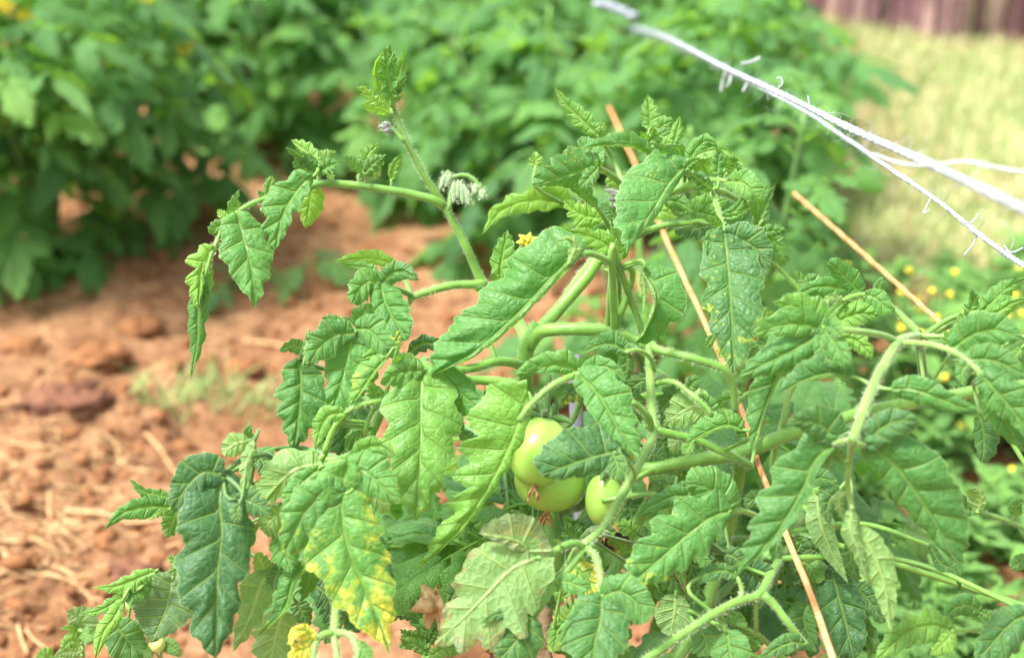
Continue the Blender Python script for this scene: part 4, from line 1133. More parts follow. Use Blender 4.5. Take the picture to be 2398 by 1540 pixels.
# bud trusses and flower
def truss(pl, f, tubes, buds, d, dark=False):
    mb = MB()
    for t in tubes:
        c = mb.tube([P(x, y, d, f) for x, y in t], [.0016] * len(t), sides=8); pl.hairy.append((c, .0016))
    t = mb.build('flower_truss', M['stem'], pl.root)
    for (x, y, x2, y2) in buds:
        mb = MB(); a = P(x, y, d, f); b_ = P(x2, y2, d - .004, f); m_ = (a + b_) / 2
        mb.tube([a, a * .7 + b_ * .3, m_, b_ * .8 + a * .2, b_], [.0006, .0019, .0023, .0015, .0004], n=9, sides=9)
        c = catmull([a, m_, b_], 8); pl.hairy.append((c, .0026))
        mb.build('flower_bud', M['bud_dark' if dark else 'bud'], t)
A.flush()
truss(A, 1, [[(2000, 1270), (2010, 1150), (2012, 1060), (1998, 1010), (1980, 1000)], [(2015, 1050), (2080, 1025), (2150, 1040), (2200, 1090), (2225, 1150)]],
      [(1985, 1000, 1935, 1130), (2010, 1010, 1975, 1110), (2030, 1060, 2030, 1180), (2060, 1060, 2060, 1190), (2080, 1070, 2095, 1230), (2100, 1090, 2140, 1240), (2180, 1080, 2180, 1160), (2220, 1120, 2235, 1195), (2050, 1100, 2030, 1220)], 1.04)
truss(A, 1, [[(1690, 800), (1640, 740), (1600, 700)]], [(1600, 700, 1510, 690), (1610, 720, 1545, 720), (1590, 690, 1540, 665)], 1.025, True)
truss(A, 2, [[(960, 900), (990, 850), (1010, 800)]], [(1010, 830, 900, 790), (1000, 850, 940, 810), (1010, 880, 950, 920), (1020, 890, 990, 950), (1000, 870, 930, 860)], 1.05, True)
# yellow flower
fl = MB(); c0 = P(345, 1150, 1.03, 2)
for k in range(6):
    a = k * math.pi / 3 + .3
    dr = np.array((math.cos(a), -.2, math.sin(a) * .7))
    fl.tube([c0, c0 + dr * .004 + np.array((0, -.002, 0)), c0 + dr * .009], [.0012, .0026, .0003], n=7, sides=6)
fl.tube([c0, c0 + np.array((0, -.009, .002))], [.002, .001], sides=8)
f_ = fl.build('flower', M['petal'], root1)
mb = MB(); c = mb.tube([c0, c0 + np.array((-.01, .012, -.02)), c0 + np.array((-.012, .03, -.05)), P(1250, 690, 1.05)], [.0014, .0013, .0015, .0018], sides=7); mb.build('flower_stalk', M['stem'], f_)
A.hairy.append((c, .0014))

# tomatoes
def tomato(pl, c, r, axis, sx, sz, dry, lob=.03, label=None):
    q = np.array(Vector(axis).to_track_quat('Z', 'Y').to_matrix())
    seg, rings = 40, 28
    v = []
    for i in range(rings + 1):
        p = math.pi * i / rings
        for j in range(seg):
            a = 2 * math.pi * j / seg
            rr = 1 + lob * math.cos(4 * a + .6) * math.sin(p) + .012 * math.cos(7 * a)
            dim = -.16 * math.exp(-(p / .28) ** 2) - .05 * math.exp(-((math.pi - p) / .25) ** 2)
            v.append((math.sin(p) * math.cos(a) * rr * sx, math.sin(p) * math.sin(a) * rr * sx, (math.cos(p) * sz + dim * (1 if p < 1.5 else -1)) ))
    v = np.array(v) * r @ q.T + c
    f = []
    for i in range(rings):
        for j in range(seg):
            k = (j + 1) % seg
            f.append((i * seg + j, (i + 1) * seg + j, (i + 1) * seg + k, i * seg + k))
    o = link_mesh('tomato', v, f, M['tomato'], pl.root)
    if label: o['label'] = label
    ax = norm(np.asarray(axis, float))
    # calyx at the stalk end
    top = c + ax * r * (sz - .12)
    mb = MB(); u_, w_ = q[:, 0], q[:, 1]
    for k in range(5):
        a = k * 2 * math.pi / 5 + .4
        dr = math.cos(a) * u_ + math.sin(a) * w_
        mb.tube([top, top + dr * r * .5 + ax * r * .12, top + dr * r * .95 - ax * r * .02], [.0012, .0028, .0004], n=9, sides=6)
    mb.tube([top, top + ax * r * .45, top + ax * r * .8 + np.array((0, .01, .012))], [.0022, .002, .0024], sides=9)
    mb.build('calyx', M['stem_dark'], o)
    # dried flower at the blossom end
    if dry is not None:
        e = c - ax * r * (sz * .98)
        mb = MB(); rs = random.Random(int(dry))
        for k in range(9):
            dd = -ax * rs.uniform(.6, 1.1) + u_ * rs.uniform(-.6, .6) + w_ * rs.uniform(-.6, .6) + np.array((0, 0, -.35))
            l_ = rs.uniform(.006, .011)
            mb.tube([e, e + dd * l_ * .5 + u_ * rs.uniform(-.002, .002), e + dd * l_], [.0012, .0011, .0004], n=7, sides=5, lump=.4)
        mb.ball(e, .0024)
        mb.build('dried_flower', M['dry'], o)
    return o
VIEW = norm(CAM - P(1262, 1060, .99))
tomato(A, P(1264, 1058, .985), .0225, norm(np.array((.15, .62, .62))), .93, 1.12, 1, label='upper and largest green tomato with dried orange flower')
tomato(A, P(1288, 1124, 1.005), .0245, norm(np.array((.10, .42, .88))), 1.02, .92, 2, label='rounder green tomato below the largest one')
tomato(A, P(1416, 1167, .985), .0148, norm(np.array((.10, .18, .95))), .93, 1.32, 3, lob=.01, label='smallest egg shaped green tomato beside the petiole')
A.hairs()
# ---- right hand plant
root2 = empty('tomato_plant', (.30, .95, 0), 'tomato plant on the right with a thick stem rising sideways behind its arching front leaf', 'tomato plant')
B = Plant(root2); B.seed = 500
B.stem(0, [gz(.135, .92, -.02), (1560, 1640, 1.06), (1579, 1545, 1.06), (1623, 1471, 1.06), (1660, 1398, 1.06), (1689, 1306, 1.06), (1707, 1233, 1.055), (1729, 1124, 1.04), (1731, 1080, 1.03)], 18, 14, 'stem')
B.stem(0, [(1440, 1112, 1.03), (1500, 1100, 1.025), (1546, 1094, 1.02), (1640, 1076, 1.02), (1740, 1058, 1.02), (1838, 1020, 1.025), (1940, 990, 1.03), (2038, 962, 1.035), (2155, 940, 1.04), (2300, 914, 1.04), (2420, 900, 1.05)], 17, 15)
B.stem(0, [(2157, 945, 1.035), (2161, 880, 1.03), (2155, 820, 1.01), (2149, 786, .98)], 11, 10, mat='stem_dark')
B.stem(8, [(60, 1560, 1.0), (160, 1400, 1.01), (240, 1300, 1.03)], 14, 12)
B.stem(8, [(640, 900, .97), (700, 820, 1.0), (820, 680, 1.03), (880, 600, 1.05), (950, 440, 1.06), (1030, 280, 1.06), (1060, 150, 1.04)], 13, 11)
B.stem(0, [(1792, 1200, 1.05), (1830, 1130, 1.05), (1810, 1080, 1.04), (1835, 985, 1.03), (1850, 920, 1.03), (1900, 840, 1.02), (1925, 800, 1.01)], 8, 6, mat='stem_pale')
# arching front leaf
B.leaf(mat='stem_pale').r(5, [(1540, 690, .975), (1470, 705, .95), (1400, 735, .93), (1330, 850, .91), (1250, 990, .89), (1180, 1150, .87), (1110, 1350, .85), (1065, 1450, .84)], 10, 9).r(5, [(1400, 735, .93), (1310, 695, .92), (1200, 670, .91), (1080, 655, .90), (980, 648, .895), (870, 652, .89)], 7, 6).r(5, [(1065, 1445, .842), (1000, 1448, .845), (939, 1473, .852)], 6, 5).r(5, [(1070, 1450, .842), (1120, 1468, .842), (1163, 1486, .848)], 6, 5).r(8, [(1190, 145, .845), (1175, 260, .86), (1160, 420, .87), (1190, 600, .875)], 6, 5)
B.l(5, (870, 655, 730, 720, 590, 820, 520, 1000, 430, 1240, 330, 1545), .89, .905, 55, 175, tone=.42, curl=(-130, 25), fold=(15, 0), deep=.2, base=.6, peak=.25, nl=5.5, tipk=1.2, label='long drooping leaflet with its edge rolled to show the pale underside')
B.l(5, (860, 645, 790, 560, 660, 480, 500, 455), .89, .885, 85, 120, tone=.62, deep=.14, base=.8, relief=1.1)
B.l(5, (865, 655, 720, 610, 540, 620, 340, 690), .887, .88, 95, 120, tone=.55, deep=.14, base=.8, relief=1.1)
B.l(5, (860, 665, 650, 790, 440, 890, 240, 990), .887, .885, 110, 120, tone=.42, deep=.14, relief=1.1)
B.l(5, (870, 640, 930, 730, 990, 820, 1070, 905), .885, .87, 75, 95, tone=.48, deep=.08)
B.l(5, (880, 630, 930, 640, 1000, 700), .89, .875, 70, 60, tone=.35, deep=.08)
B.l(5, (860, 680, 840, 740, 900, 860, 1050, 915), .885, .875, 50, 60, tone=.4, deep=.08)
B.l(5, (1050, 985, 900, 960, 720, 1010, 535, 1110), .885, .875, 55, 120, tone=.28, curl=(-140, 25), fold=(15, 0), deep=.08, base=.7, label='dark leaflet curled upward left of the front leaf stalk')
B.l(5, (1365, 1075, 1520, 1080, 1720, 1150, 1990, 1245), .875, .86, 105, 95, tone=.40, deep=.14, relief=1.4, curl=(25, 40), label='pointed leaflet held flat to the right of the front stalk')
B.l(8, (1085, 150, 1010, 60, 900, 20, 780, 30), .855, .845, 95, 110, tone=.3, deep=.1, base=.8, relief=1.5)
B.l(8, (1075, 170, 950, 280, 860, 480, 700, 740, 445, 1015), .855, .865, 70, 200, tone=.33, deep=.22, base=.7, curl=(-60, 25), nl=5, relief=1.5, label='long toothed leaflet hanging to the lower left of the front leaf')
B.l(8, (1275, 170, 1360, 80, 1480, 20, 1630, 20), .85, .84, 85, 110, tone=.25, deep=.1, base=.8, relief=1.5)
B.l(8, (1275, 180, 1450, 290, 1600, 480, 1740, 700, 1905, 995), .85, .855, 215, 120, tone=.3, deep=.14, base=.6, nl=5.4, relief=1.6, yel=.1, label='broad leaflet hanging to the lower right of the front leaf')
B.l(8, (1135, 270, 1095, 235, 1055, 260), .86, .855, 40, 40, tone=.3, deep=0)
B.l(8, (1190, 590, 1180, 720, 1230, 860, 1290, 1065), .87, .87, 50, 60, tone=.6, under=True, curl=(70, 60), deep=.2)
B.l(8, (1230, 720, 1330, 880, 1400, 1080, 1440, 1368), .875, .87, 95, 100, tone=.8, yel=.38, under=True, deep=.12, curl=(50, 40), label='yellowing underside of the middle leaflet')
B.l(8, (1150, 480, 1110, 520, 1120, 600, 1150, 690), .88, .88, 35, 35, tone=.6, under=True)
B.l(8, (1110, 460, 1050, 520, 1030, 600, 1050, 695), .90, .895, 50, 50, tone=.12)
B.l(8, (1200, 780, 1180, 860, 1190, 940, 1220, 1030), .90, .9, 60, 55, tone=.05)
# behind: top right pieces
B.leaf().r(5, [(1550, 665, .98), (1460, 580, 1.0), (1380, 505, 1.01), (1270, 430, 1.01), (1160, 395, 1.0), (1080, 405, .995), (1000, 440, .99), (900, 510, .985), (850, 560, .98)], 7, 4)
B.l(5, (1135, 385, 1040, 290, 960, 210, 880, 155), 1.0, .985, 75, 95, tone=.45, relief=1.2, deep=.12)
B.l(5, (1120, 395, 980, 350, 800, 340, 605, 430), 1.005, 1.0, 80, 65, tone=.45, deep=.12)
B.l(5, (1000, 430, 920, 420, 870, 470, 830, 550), .985, .98, 32, 35, tone=.65, under=True)
B.l(5, (945, 610, 1030, 560, 1130, 530, 1255, 545), .99, .99, 95, 80, tone=.9, relief=2.5, deep=.08)
B.l(5, (1165, 395, 1240, 420, 1310, 480, 1385, 500), .995, .985, 60, 75, tone=.4, deep=.05)
B.l(5, (1250, 400, 1260, 330, 1298, 268), 1.0, .99, 35, 42, tone=.4, curl=(60, 50))
B.l(5, (1005, 700, 1090, 720, 1160, 780, 1218, 868), .96, .955, 60, 60, tone=.75, relief=1.3)
B.l(5, (900, 840, 1000, 760, 1040, 700), .98, .98, 80, 80, tone=.5)
B.l(5, (820, 620, 760, 700, 700, 760), 1.0, 1.0, 60, 60, tone=.3)
B.l(5, (960, 1000, 990, 1060, 1035, 1125), .95, .94, 20, 22, tone=.3)
B.leaf()
B.l(5, (740, 360, 700, 280, 630, 240), 1.06, 1.06, 50, 45, tone=.45)
B.l(5, (740, 340, 790, 290, 860, 320), 1.05, 1.05, 50, 40, tone=.4)
B.leaf().r(5, [(900, 600, 1.08), (760, 460, 1.08), (680, 350, 1.08), (560, 220, 1.08), (440, 130, 1.07)], 5.5, 4.5)
B.l(5, (530, 170, 560, 110, 600, 130), 1.08, 1.08, 30, 60, tone=.6)
B.l(5, (400, 620, 430, 560, 470, 500), 1.09, 1.09, 70, 70, tone=.95)
# right cluster
B.leaf(mat='stem_pale'); B.leafdef['noconn'] = True
B.r(5, [(1395, 738, .93), (1440, 742, .93), (1540, 745, .92), (1640, 755, .91), (1760, 790, .90), (1860, 840, .89), (1920, 890, .885), (2020, 980, .88)], 7, 5).r(5, [(1560, 690, .975), (1680, 695, .97), (1800, 705, .965)], 6, 4)
B.l(5, (1800, 775, 1950, 680, 2120, 650, 2320, 720), .905, .88, 120, 125, tone=.38, deep=.1, relief=1.3, curl=(30, 40), base=.7, label='large leaflet reaching the right edge below the orange twine')
B.l(5, (1880, 870, 2030, 860, 2180, 900, 2350, 1000), .89, .87, 100, 110, tone=.32, deep=.1, relief=1.3)
B.l(5, (2010, 975, 2100, 1080, 2230, 1230, 2400, 1480), .88, .865, 150, 95, tone=.28, deep=.14, relief=1.4, base=.6)
B.l(5, (1920, 885, 1870, 930, 1860, 990, 1880, 1065), .885, .88, 55, 45, tone=.3, deep=.1)
B.l(5, (2030, 1050, 2110, 1200, 2200, 1350, 2310, 1530), .895, .885, 110, 90, tone=.45, deep=.1)
B.l(8, (2010, -20, 2030, 80, 2035, 180, 2018, 290), .93, .925, 85, 60, tone=.25, deep=.1, relief=1.3)
B.l(5, (1740, 760, 1790, 690, 1850, 620), .96, .955, 50, 50, tone=.6)
B.leaf()
B.l(5, (1905, 610, 1920, 520, 1950, 430, 1928, 335), .99, .98, 55, 50, tone=.5, curl=(50, 40), deep=.25, relief=1.5)
B.l(5, (1870, 600, 1860, 560, 1845, 525), .99, .99, 30, 30, tone=.6)
B.leaf()
B.l(5, (2010, 515, 2110, 420, 2200, 340, 2360, 270), .98, .97, 75, 70, tone=.5, relief=1.6, curl=(30, 30))
B.l(5, (2020, 530, 2120, 520, 2230, 450, 2350, 420), .975, .965, 45, 60, tone=.8)
B.leaf().r(5, [(1650, 1020, .99), (1700, 930, .985), (1740, 880, .98), (1785, 820, .975)], 4, 3.5).r(5, [(1735, 900, .98), (1800, 870, .98), (1880, 885, .98)], 3, 3)
B.l(5, (2290, 780, 2250, 830, 2200, 860), .97, .97, 40, 40, tone=.5)
# right edge sprigs
B.leaf().r(8, [(2340, 735, .99), (2200, 665, .985), (2080, 625, .98), (2000, 600, .975)], 4.5, 4).r(8, [(2215, 660, .985), (2250, 625, .98), (2310, 585, .98)], 2.5, 2.5)
B.l(8, (1995, 600, 1930, 590, 1880, 560, 1790, 480), .975, .97, 35, 65, tone=.35, curl=(30, 30), deep=.05)
B.l(8, (2000, 598, 2020, 540, 2010, 480, 1965, 440), .972, .965, 95, 30, tone=.75, under=True, deep=.04)
B.l(8, (2250, 625, 2240, 570, 2290, 520), .98, .97, 40, 40, tone=.5, deep=.05)
B.l(8, (2320, 940, 2260, 930, 2200, 965), .98, .97, 50, 50, tone=.4, deep=.05)
B.leaf()
B.l(8, (1690, 815, 1760, 930, 1850, 985, 1900, 1150), .96, .95, 30, 34, tone=.02, curl=(60, -60), deep=.05, brown=.2, label='thin dark curled leaflet hanging by the weeds')
B.leaf().r(8, [(2340, 1360, .95), (2130, 1352, .94), (1980, 1355, .93), (1835, 1365, .92)], 6, 4.5).r(8, [(2125, 1345, .94), (2065, 1305, .935), (2015, 1245, .93)], 4, 3)
B.l(8, (1835, 1365, 1700, 1330, 1540, 1380, 1330, 1560), .92, .905, 110, 110, tone=.8, deep=.2, relief=.9, curl=(25, 30), label='bright green toothed leaflet at the bottom right')
B.l(8, (1830, 1375, 1790, 1430, 1690, 1520), .915, .91, 60, 50, tone=.85, deep=.06)
B.l(8, (2010, 1240, 1930, 1200, 1850, 1220, 1785, 1290), .93, .92, 75, 70, tone=.4, deep=.04)
B.l(8, (2020, 1248, 2080, 1270, 2130, 1250, 2185, 1215), .93, .925, 40, 38, tone=.45, deep=.04, curl=(60, 50))
B.leaf()
B.l(8, (2340, 1250, 2220, 1310, 2100, 1430, 1980, 1580), .90, .885, 150, 110, tone=.3, deep=.08, relief=1.3, label='grey green leaflet in the bottom right corner')
# under the front leaf
B.leaf().r(8, [(815, 510, 1.0), (880, 570, .99), (945, 630, .98), (985, 730, .975)], 6, 5)
B.l(8, (965, 490, 990, 680, 1060, 860, 1165, 1060), .975, .96, 75, 80, tone=.55, under=True, deep=.08, curl=(30, 40), label='pale upright folded leaflet beneath the front leaf')
B.l(8, (850, 480, 940, 400, 1020, 390, 1115, 440), 1.0, .99, 60, 65, tone=.2, deep=.08)
B.l(8, (880, 540, 950, 470, 1010, 470), .99, .99, 50, 60, tone=.25)
B.leaf(mat='stem_dark')
B.l(8, (1060, 985, 1100, 1130, 1150, 1320, 1200, 1560), .985, .96, 140, 165, tone=.12, deep=.12, relief=1.8, label='dark quilted leaflet standing below the front leaf')
B.l(8, (1190, 1070, 1250, 1120, 1320, 1200, 1392, 1320), .98, .97, 90, 75, tone=.14, deep=.2)
B.l(8, (900, 1200, 880, 1290, 910, 1400, 960, 1500), .99, .98, 80, 100, tone=.2, brown=.3)
B.l(8, (1230, 1300, 1290, 1380, 1340, 1520), .985, .975, 60, 60, tone=.3)
B.l(8, (1120, 900, 1150, 980, 1220, 1060), .99, .98, 80, 60, tone=.05)
# lower middle compound leaf of the right plant
B.leaf().r(8, [(870, 605, 1.05), (790, 790, 1.01), (700, 950, .96), (620, 1100, .93), (580, 1145, .925), (450, 1180, .92), (300, 1260, .91), (100, 1390, .90), (-60, 1500, .89), (-160, 1570, .885)], 9, 8).r(8, [(620, 1130, .925), (700, 1210, .925), (800, 1340, .925), (890, 1450, .93)], 8, 6).r(8, [(475, 1165, .92), (482, 1090, .925), (450, 1020, .925)], 4, 4).r(8, [(575, 1150, .925), (572, 1250, .93), (575, 1370, .94)], 4, 4)
B.l(8, (450, 1015, 370, 980, 260, 1000, 145, 1075), .925, .92, 60, 50, tone=.3, deep=.08)
B.l(8, (490, 960, 560, 1000, 620, 1090, 600, 1225), .95, .95, 90, 110, tone=.2, deep=.04, label='round dark leaflet with light shining through it')
B.l(8, (880, 1445, 800, 1440, 700, 1480, 590, 1550), .92, .91, 60, 60, tone=.15, deep=.08)
B.l(8, (390, 1385, 400, 1450, 410, 1540, 420, 1620), .915, .90, 130, 120, tone=.45, deep=.08, relief=1.4)
B.leaf().r(8, [(310, 1270, .915), (350, 1310, .915), (385, 1380, .915)], 4, 4)
B.l(8, (200, 1335, 240, 1400, 260, 1530), .95, .94, 90, 90, tone=.4)
B.l(8, (390, 1260, 450, 1280, 515, 1335), .95, .94, 40, 45, tone=.45)
B.l(8, (440, 1370, 520, 1400, 620, 1470), .96, .95, 30, 45, tone=.5)
B.leaf().r(8, [(690, 1490, .98), (600, 1400, .97), (500, 1350, .965), (350, 1285, .96)], 5, 5)
B.l(8, (600, 1440, 560, 1460, 530, 1480), .98, .98, 30, 30, tone=.5)
B.leaf(mat='stem_dark').r(8, [(420, 770, 1.05), (480, 768, 1.04), (545, 765, 1.03)], 3.5, 3)
B.l(8, (980, 865, 920, 840, 860, 870), .99, .985, 40, 42, tone=.1, deep=.04)
B.l(8, (720, 770, 700, 840, 710, 925), .97, .965, 40, 42, tone=.2, deep=.04)
B.leaf(mat='stem_dark').r(8, [(790, 770, 1.02), (850, 745, 1.01), (910, 770, 1.0), (985, 805, .99)], 4, 4)
B.l(8, (840, 780, 880, 830, 850, 880), .99, .99, 40, 40, tone=.5)
B.l(8, (720, 900, 760, 960, 800, 1020, 870, 1070), .99, .98, 60, 70, tone=.2, relief=2)
B.l(8, (850, 910, 920, 950, 980, 1060), .985, .98, 70, 60, tone=.6, deep=.06)
B.l(8, (640, 880, 660, 930, 700, 980), .99, .985, 40, 40, tone=.3)
B.leaf(mat='stem_dark')
B.l(8, (370, 870, 430, 890, 520, 960), .99, .98, 60, 60, tone=.2)
B.l(8, (345, 700, 320, 780, 365, 950), 1.0, .99, 70, 60, tone=.08)
B.l(8, (170, 835, 230, 900, 300, 985), .96, .95, 40, 45, tone=.5)
B.l(8, (90, 830, 70, 920, 110, 1060, 150, 1180), .965, .96, 36, 40, tone=.4, curl=(60, 50), brown=.8, label='narrow leaflet curled and charred black')
B.l(8, (120, 880, 160, 960, 120, 1060), .98, .98, 40, 30, tone=.05)
B.l(8, (640, 520, 560, 520, 500, 570), .99, .985, 50, 50, tone=.1)
B.l(8, (200, 1100, 170, 1200, 200, 1300), 1.01, 1.0, 70, 60, tone=.25)
B.l(8, (0, 1000, 40, 1050, 100, 1060), 1.02, 1.02, 60, 60, tone=.05)
# leaf left of the lower stem
B.leaf().r(8, [(700, 690, .985), (640, 650, .965), (580, 630, .95), (500, 598, .94), (400, 598, .93)], 6, 5)
B.l(8, (395, 600, 280, 640, 120, 760, -40, 900, -255, 1080), .925, .905, 165, 215, tone=.42, deep=.18, base=.55, curl=(28, 28), nl=5, yel=.38, brown=.42, relief=1.2, label='large leaflet pointing down left with sharp yellow edged teeth')
B.l(8, (395, 590, 330, 500, 240, 440, 120, 420), .93, .92, 100, 125, tone=.38, deep=.08, base=.8, relief=1.1)
B.l(8, (0, 560, -40, 520, -60, 470), .98, .98, 60, 60, tone=.1)
B.l(8, (160, 520, 60, 500, -80, 560, -200, 640), .945, .94, 60, 70, tone=.4)
B.leaf()
B.l(7, (2230, 1170, 2120, 1120, 2060, 1130), .97, .97, 60, 40, tone=.2)
B.l(8, (60, 1150, 50, 1260, 20, 1400), .96, .955, 85, 100, tone=.45, deep=.04, under=True)
B.leaf().r(7, [(1860, 370, .965), (1960, 360, .96), (2080, 370, .955), (2200, 420, .95), (2320, 470, .945)], 5.5, 4)
B.l(7, (2160, 390, 2210, 330, 2290, 270), .97, .97, 50, 60, tone=.25)
B.l(8, (60, 460, 20, 430, -40, 440), .98, .98, 60, 60, tone=.15)
B.l(7, (1990, 60, 2080, 90, 2110, 100), 1.02, 1.02, 60, 60, tone=.1)
B.leaf(mat='stem_dark')
B.l(7, (1840, 430, 1860, 520, 1830, 640), 1.08, 1.08, 80, 80, tone=.05)
B.l(4, (1330, 1250, 1300, 1330, 1200, 1420), 1.06, 1.06, 80, 80, tone=.1)
B.l(4, (1290, 1150, 1330, 1080, 1350, 1000), 1.06, 1.06, 80, 80, tone=.1)
B.hairs(name='stem_hair', seed=9)
# ------------------------------------------------------------------ plants of the field behind
def compound(seed, size=.26, tone=.35, pairs=3, yel=0, res=(18, 4), droop=.7, narrow=1.0):
    """a whole tomato leaf in its own space: grows along +Y from the origin, upper side +Z"""
    rs = random.Random(seed)
    parts = []
    n = 12
    t = np.linspace(0, 1, n)
    side = rs.uniform(-.12, .12)
    ry = size * (t * .92)
    rz = size * (.22 * t - droop * t ** 2.2 * .75)
    rx = size * side * t ** 2
    rach = np.stack([rx, ry, rz], 1)
    mb = MB(); mb.tube(rach, np.linspace(size * .013, size * .005, n), n=12, sides=5)
    tv = np.vstack(mb.v)
    def let(p, d, L, w, up, tn):
        d = norm(np.asarray(d, float)); up = np.asarray(up, float)
        q = [p + d * L * k + np.array((0, 0, -1)) * L * rs.uniform(.18, .5) * k ** 1.8 for k in (0, .33, .66, 1)]
        v, f, a, _ = leaf_geo(q, up, w, w * rs.uniform(.85, 1.15), roll=(rs.uniform(-25, 25), rs.uniform(-25, 25)), fold=(rs.uniform(0, 25),) * 2,
                              curl=(rs.uniform(20, 75), rs.uniform(20, 75)), nl=rs.uniform(3.2, 4.4), deep=rs.uniform(.18, .34), res=res, tone=tn, seed=rs.randint(0, 9999),
                              relief=1.3, yel=yel, tooth=0)
        parts.append((v, f, a))
    i = n - 1
    T = rach[-1] - rach[-3]
    let(rach[-1], T, size * rs.uniform(.38, .46), size * .125 * narrow, (0, .5, 1), tone)
    for k in range(pairs):
        j = int(n * (.40 + .5 * k / max(1, pairs - 1) * .95)); j = min(j, n - 2)
        T = norm(rach[j + 1] - rach[j - 1])
        for s in (1, -1):
            if rs.random() < .06: continue
            L = size * rs.uniform(.26, .36) * (1 - .25 * (k == 0))
            stalk = rach[j] + (np.array((s, 0, 0)) + T * .3) * size * .05
            let(stalk, np.array((s, 0, 0)) * rs.uniform(.8, 1.1) + T * rs.uniform(.4, .8), L, size * .095 * narrow, (s * .2, .2, 1), tone + rs.uniform(-.1, .1))
            if rs.random() < .5:
                let(rach[max(1, j - 1)], np.array((s, .3, 0)), L * .4, size * .04, (0, 0, 1), tone + .1)
    nrach = len(tv)
    at0 = {k: (ty, np.zeros((nrach,) if ty == 'FLOAT' else (nrach, 3 if ty == 'FLOAT_VECTOR' else 4)) + (.5 if k == 'vein_phase' else 0)) for k, (ty, _) in parts[0][2].items()}
    at0['tint'] = ('FLOAT_COLOR', np.tile((0, .95, 0, 0), (nrach, 1)))
    at0['flat'] = ('FLOAT_VECTOR', tv)
    at0['across'] = ('FLOAT', np.zeros(nrach)); at0['along'] = ('FLOAT', np.full(nrach, .5))
    parts2 = [(v, f, {k: (ty, (d if d.ndim == 1 or k != 'x' else d)) for k, (ty, d) in a.items()}) for v, f, a in parts]
    return join_geo([(tv, mb.f, at0)] + parts2)
def mesh_from(name, geo, mat):
    v, f, at = geo
    o = link_mesh(name, v, f, mat, attrs={k: (t, d.ravel()) for k, (t, d) in at.items()})
    me = o.data
    bpy.data.objects.remove(o)
    return me
CM = {'dark': [mesh_from('field_leaf', compound(s, .27, rs_ + .12, 3 if s % 3 else 4, droop=dr), M['leaf_far']) for s, rs_, dr in ((1, .12, .8), (2, .22, 1.0), (3, .30, .7), (4, .18, 1.2), (5, .38, .9))],
      'light': [mesh_from('field_leaf', compound(s, .25, rs_, 3, droop=dr), M['leaf_far']) for s, rs_, dr in ((11, .45, .6), (12, .58, .8), (13, .5, 1.0), (14, .72, .5), (15, .4, .8))],
      'yellow': [mesh_from('field_leaf', compound(21, .25, .7, 2, yel=.6, droop=1.1), M['leaf_far'])]}
from mathutils import Matrix
def orient(o, pos, dirv, up, scale):
    y = Vector(dirv).normalized(); u = Vector(up)
    x = y.cross(u).normalized(); z = x.cross(y).normalized()
    o.matrix_local = Matrix.Translation(Vector(pos)) @ Matrix(((x.x, y.x, z.x), (x.y, y.y, z.y), (x.z, y.z, z.z))).to_4x4() @ Matrix.Scale(scale, 4)
def field_plant(x, y, h, spread, nleaf, mix, seed, label, group, stems=4, fruit=0, clear=.0, lscale=1.0):
    rs = random.Random(seed)
    root = empty('tomato_plant', (x, y, gzat(x, y) - .01), label, 'tomato plant', group)
    base = np.array((x, y, root.location.z))
    lines = []
    for k in range(stems):
        a = k * 2 * math.pi / stems + rs.uniform(-.5, .5)
        r = spread * rs.uniform(.35, .8) if stems > 1 else spread * .1
        hh = h * rs.uniform(.75, 1.0)
        pts = [base, base + np.array((math.cos(a) * r * .3, math.sin(a) * r * .3, hh * .35)), base + np.array((math.cos(a) * r * .75, math.sin(a) * r * .75, hh * .7)), base + np.array((math.cos(a) * r, math.sin(a) * r, hh))]
        mb = MB(); c = mb.tube(pts, [.008, .007, .005, .003], n=16, sides=7)
        mb.build('stem', M['stem'] if k % 2 else M['stem_dark'], root)
        lines.append(c)
    for k in range(nleaf):
        c = lines[k % stems]
        t = clear + (1 - clear) * rs.random() ** .75
        p = c[min(len(c) - 1, int(t * (len(c) - 1)))]
        a = rs.uniform(0, 2 * math.pi)
        el = rs.uniform(-.35, .55) + .5 * (t - .5)
        d = np.array((math.cos(a) * math.cos(el), math.sin(a) * math.cos(el), math.sin(el)))
        me = rs.choice(CM[rs.choice(mix)])
        o = bpy.data.objects.new('leaf', me); COL.objects.link(o); o.parent = root
        orient(o, p - base, d, (rs.uniform(-.4, .4), rs.uniform(-.4, .4), 1), lscale * .86 * rs.uniform(.7, 1.25) * (.75 + .3 * (1 - t)))
    for k in range(fruit):
        a = rs.uniform(-2.6, -.5); r = spread * rs.uniform(.3, .8)
        mb = MB(); mb.ball((x + math.cos(a) * r, y + math.sin(a) * r, base[2] + rs.uniform(.03, .12)), rs.uniform(.02, .03), 14, 10)
        mb.build('tomato', M['tomato'], root)
    return root
D_, Li, Mx = ['dark', 'dark', 'dark', 'light'], ['light', 'light', 'dark', 'light', 'light'], ['dark', 'light']
g1 = 'tomato plants of the left row'; g2 = 'tomato plants further along the row in focus'; g3 = 'tomato plants far at the back'
field_plant(-.82, 2.36, .66, .32, 160, ['light', 'light', 'light', 'dark'], 101, 'nearest bushy tomato plant of the left row, cut by the left edge', g1, 5, 0, 0, .82)
field_plant(-.66, 2.50, .46, .15, 50, ['light', 'dark'], 115, 'slimmer tomato plant leaning over the soil beside the nearest bush of the left row', g1, 3, 0, .05, .75)
field_plant(-.64, 3.22, .64, .27, 118, Mx, 102, 'second bushy tomato plant of the left row, with bare soil at its foot', g1, 4, 0, .15, .8)
field_plant(-.42, 3.85, .62, .36, 112, Li, 103, 'third tomato plant of the left row, lighter green', g1, 4, 0, .1, .85)
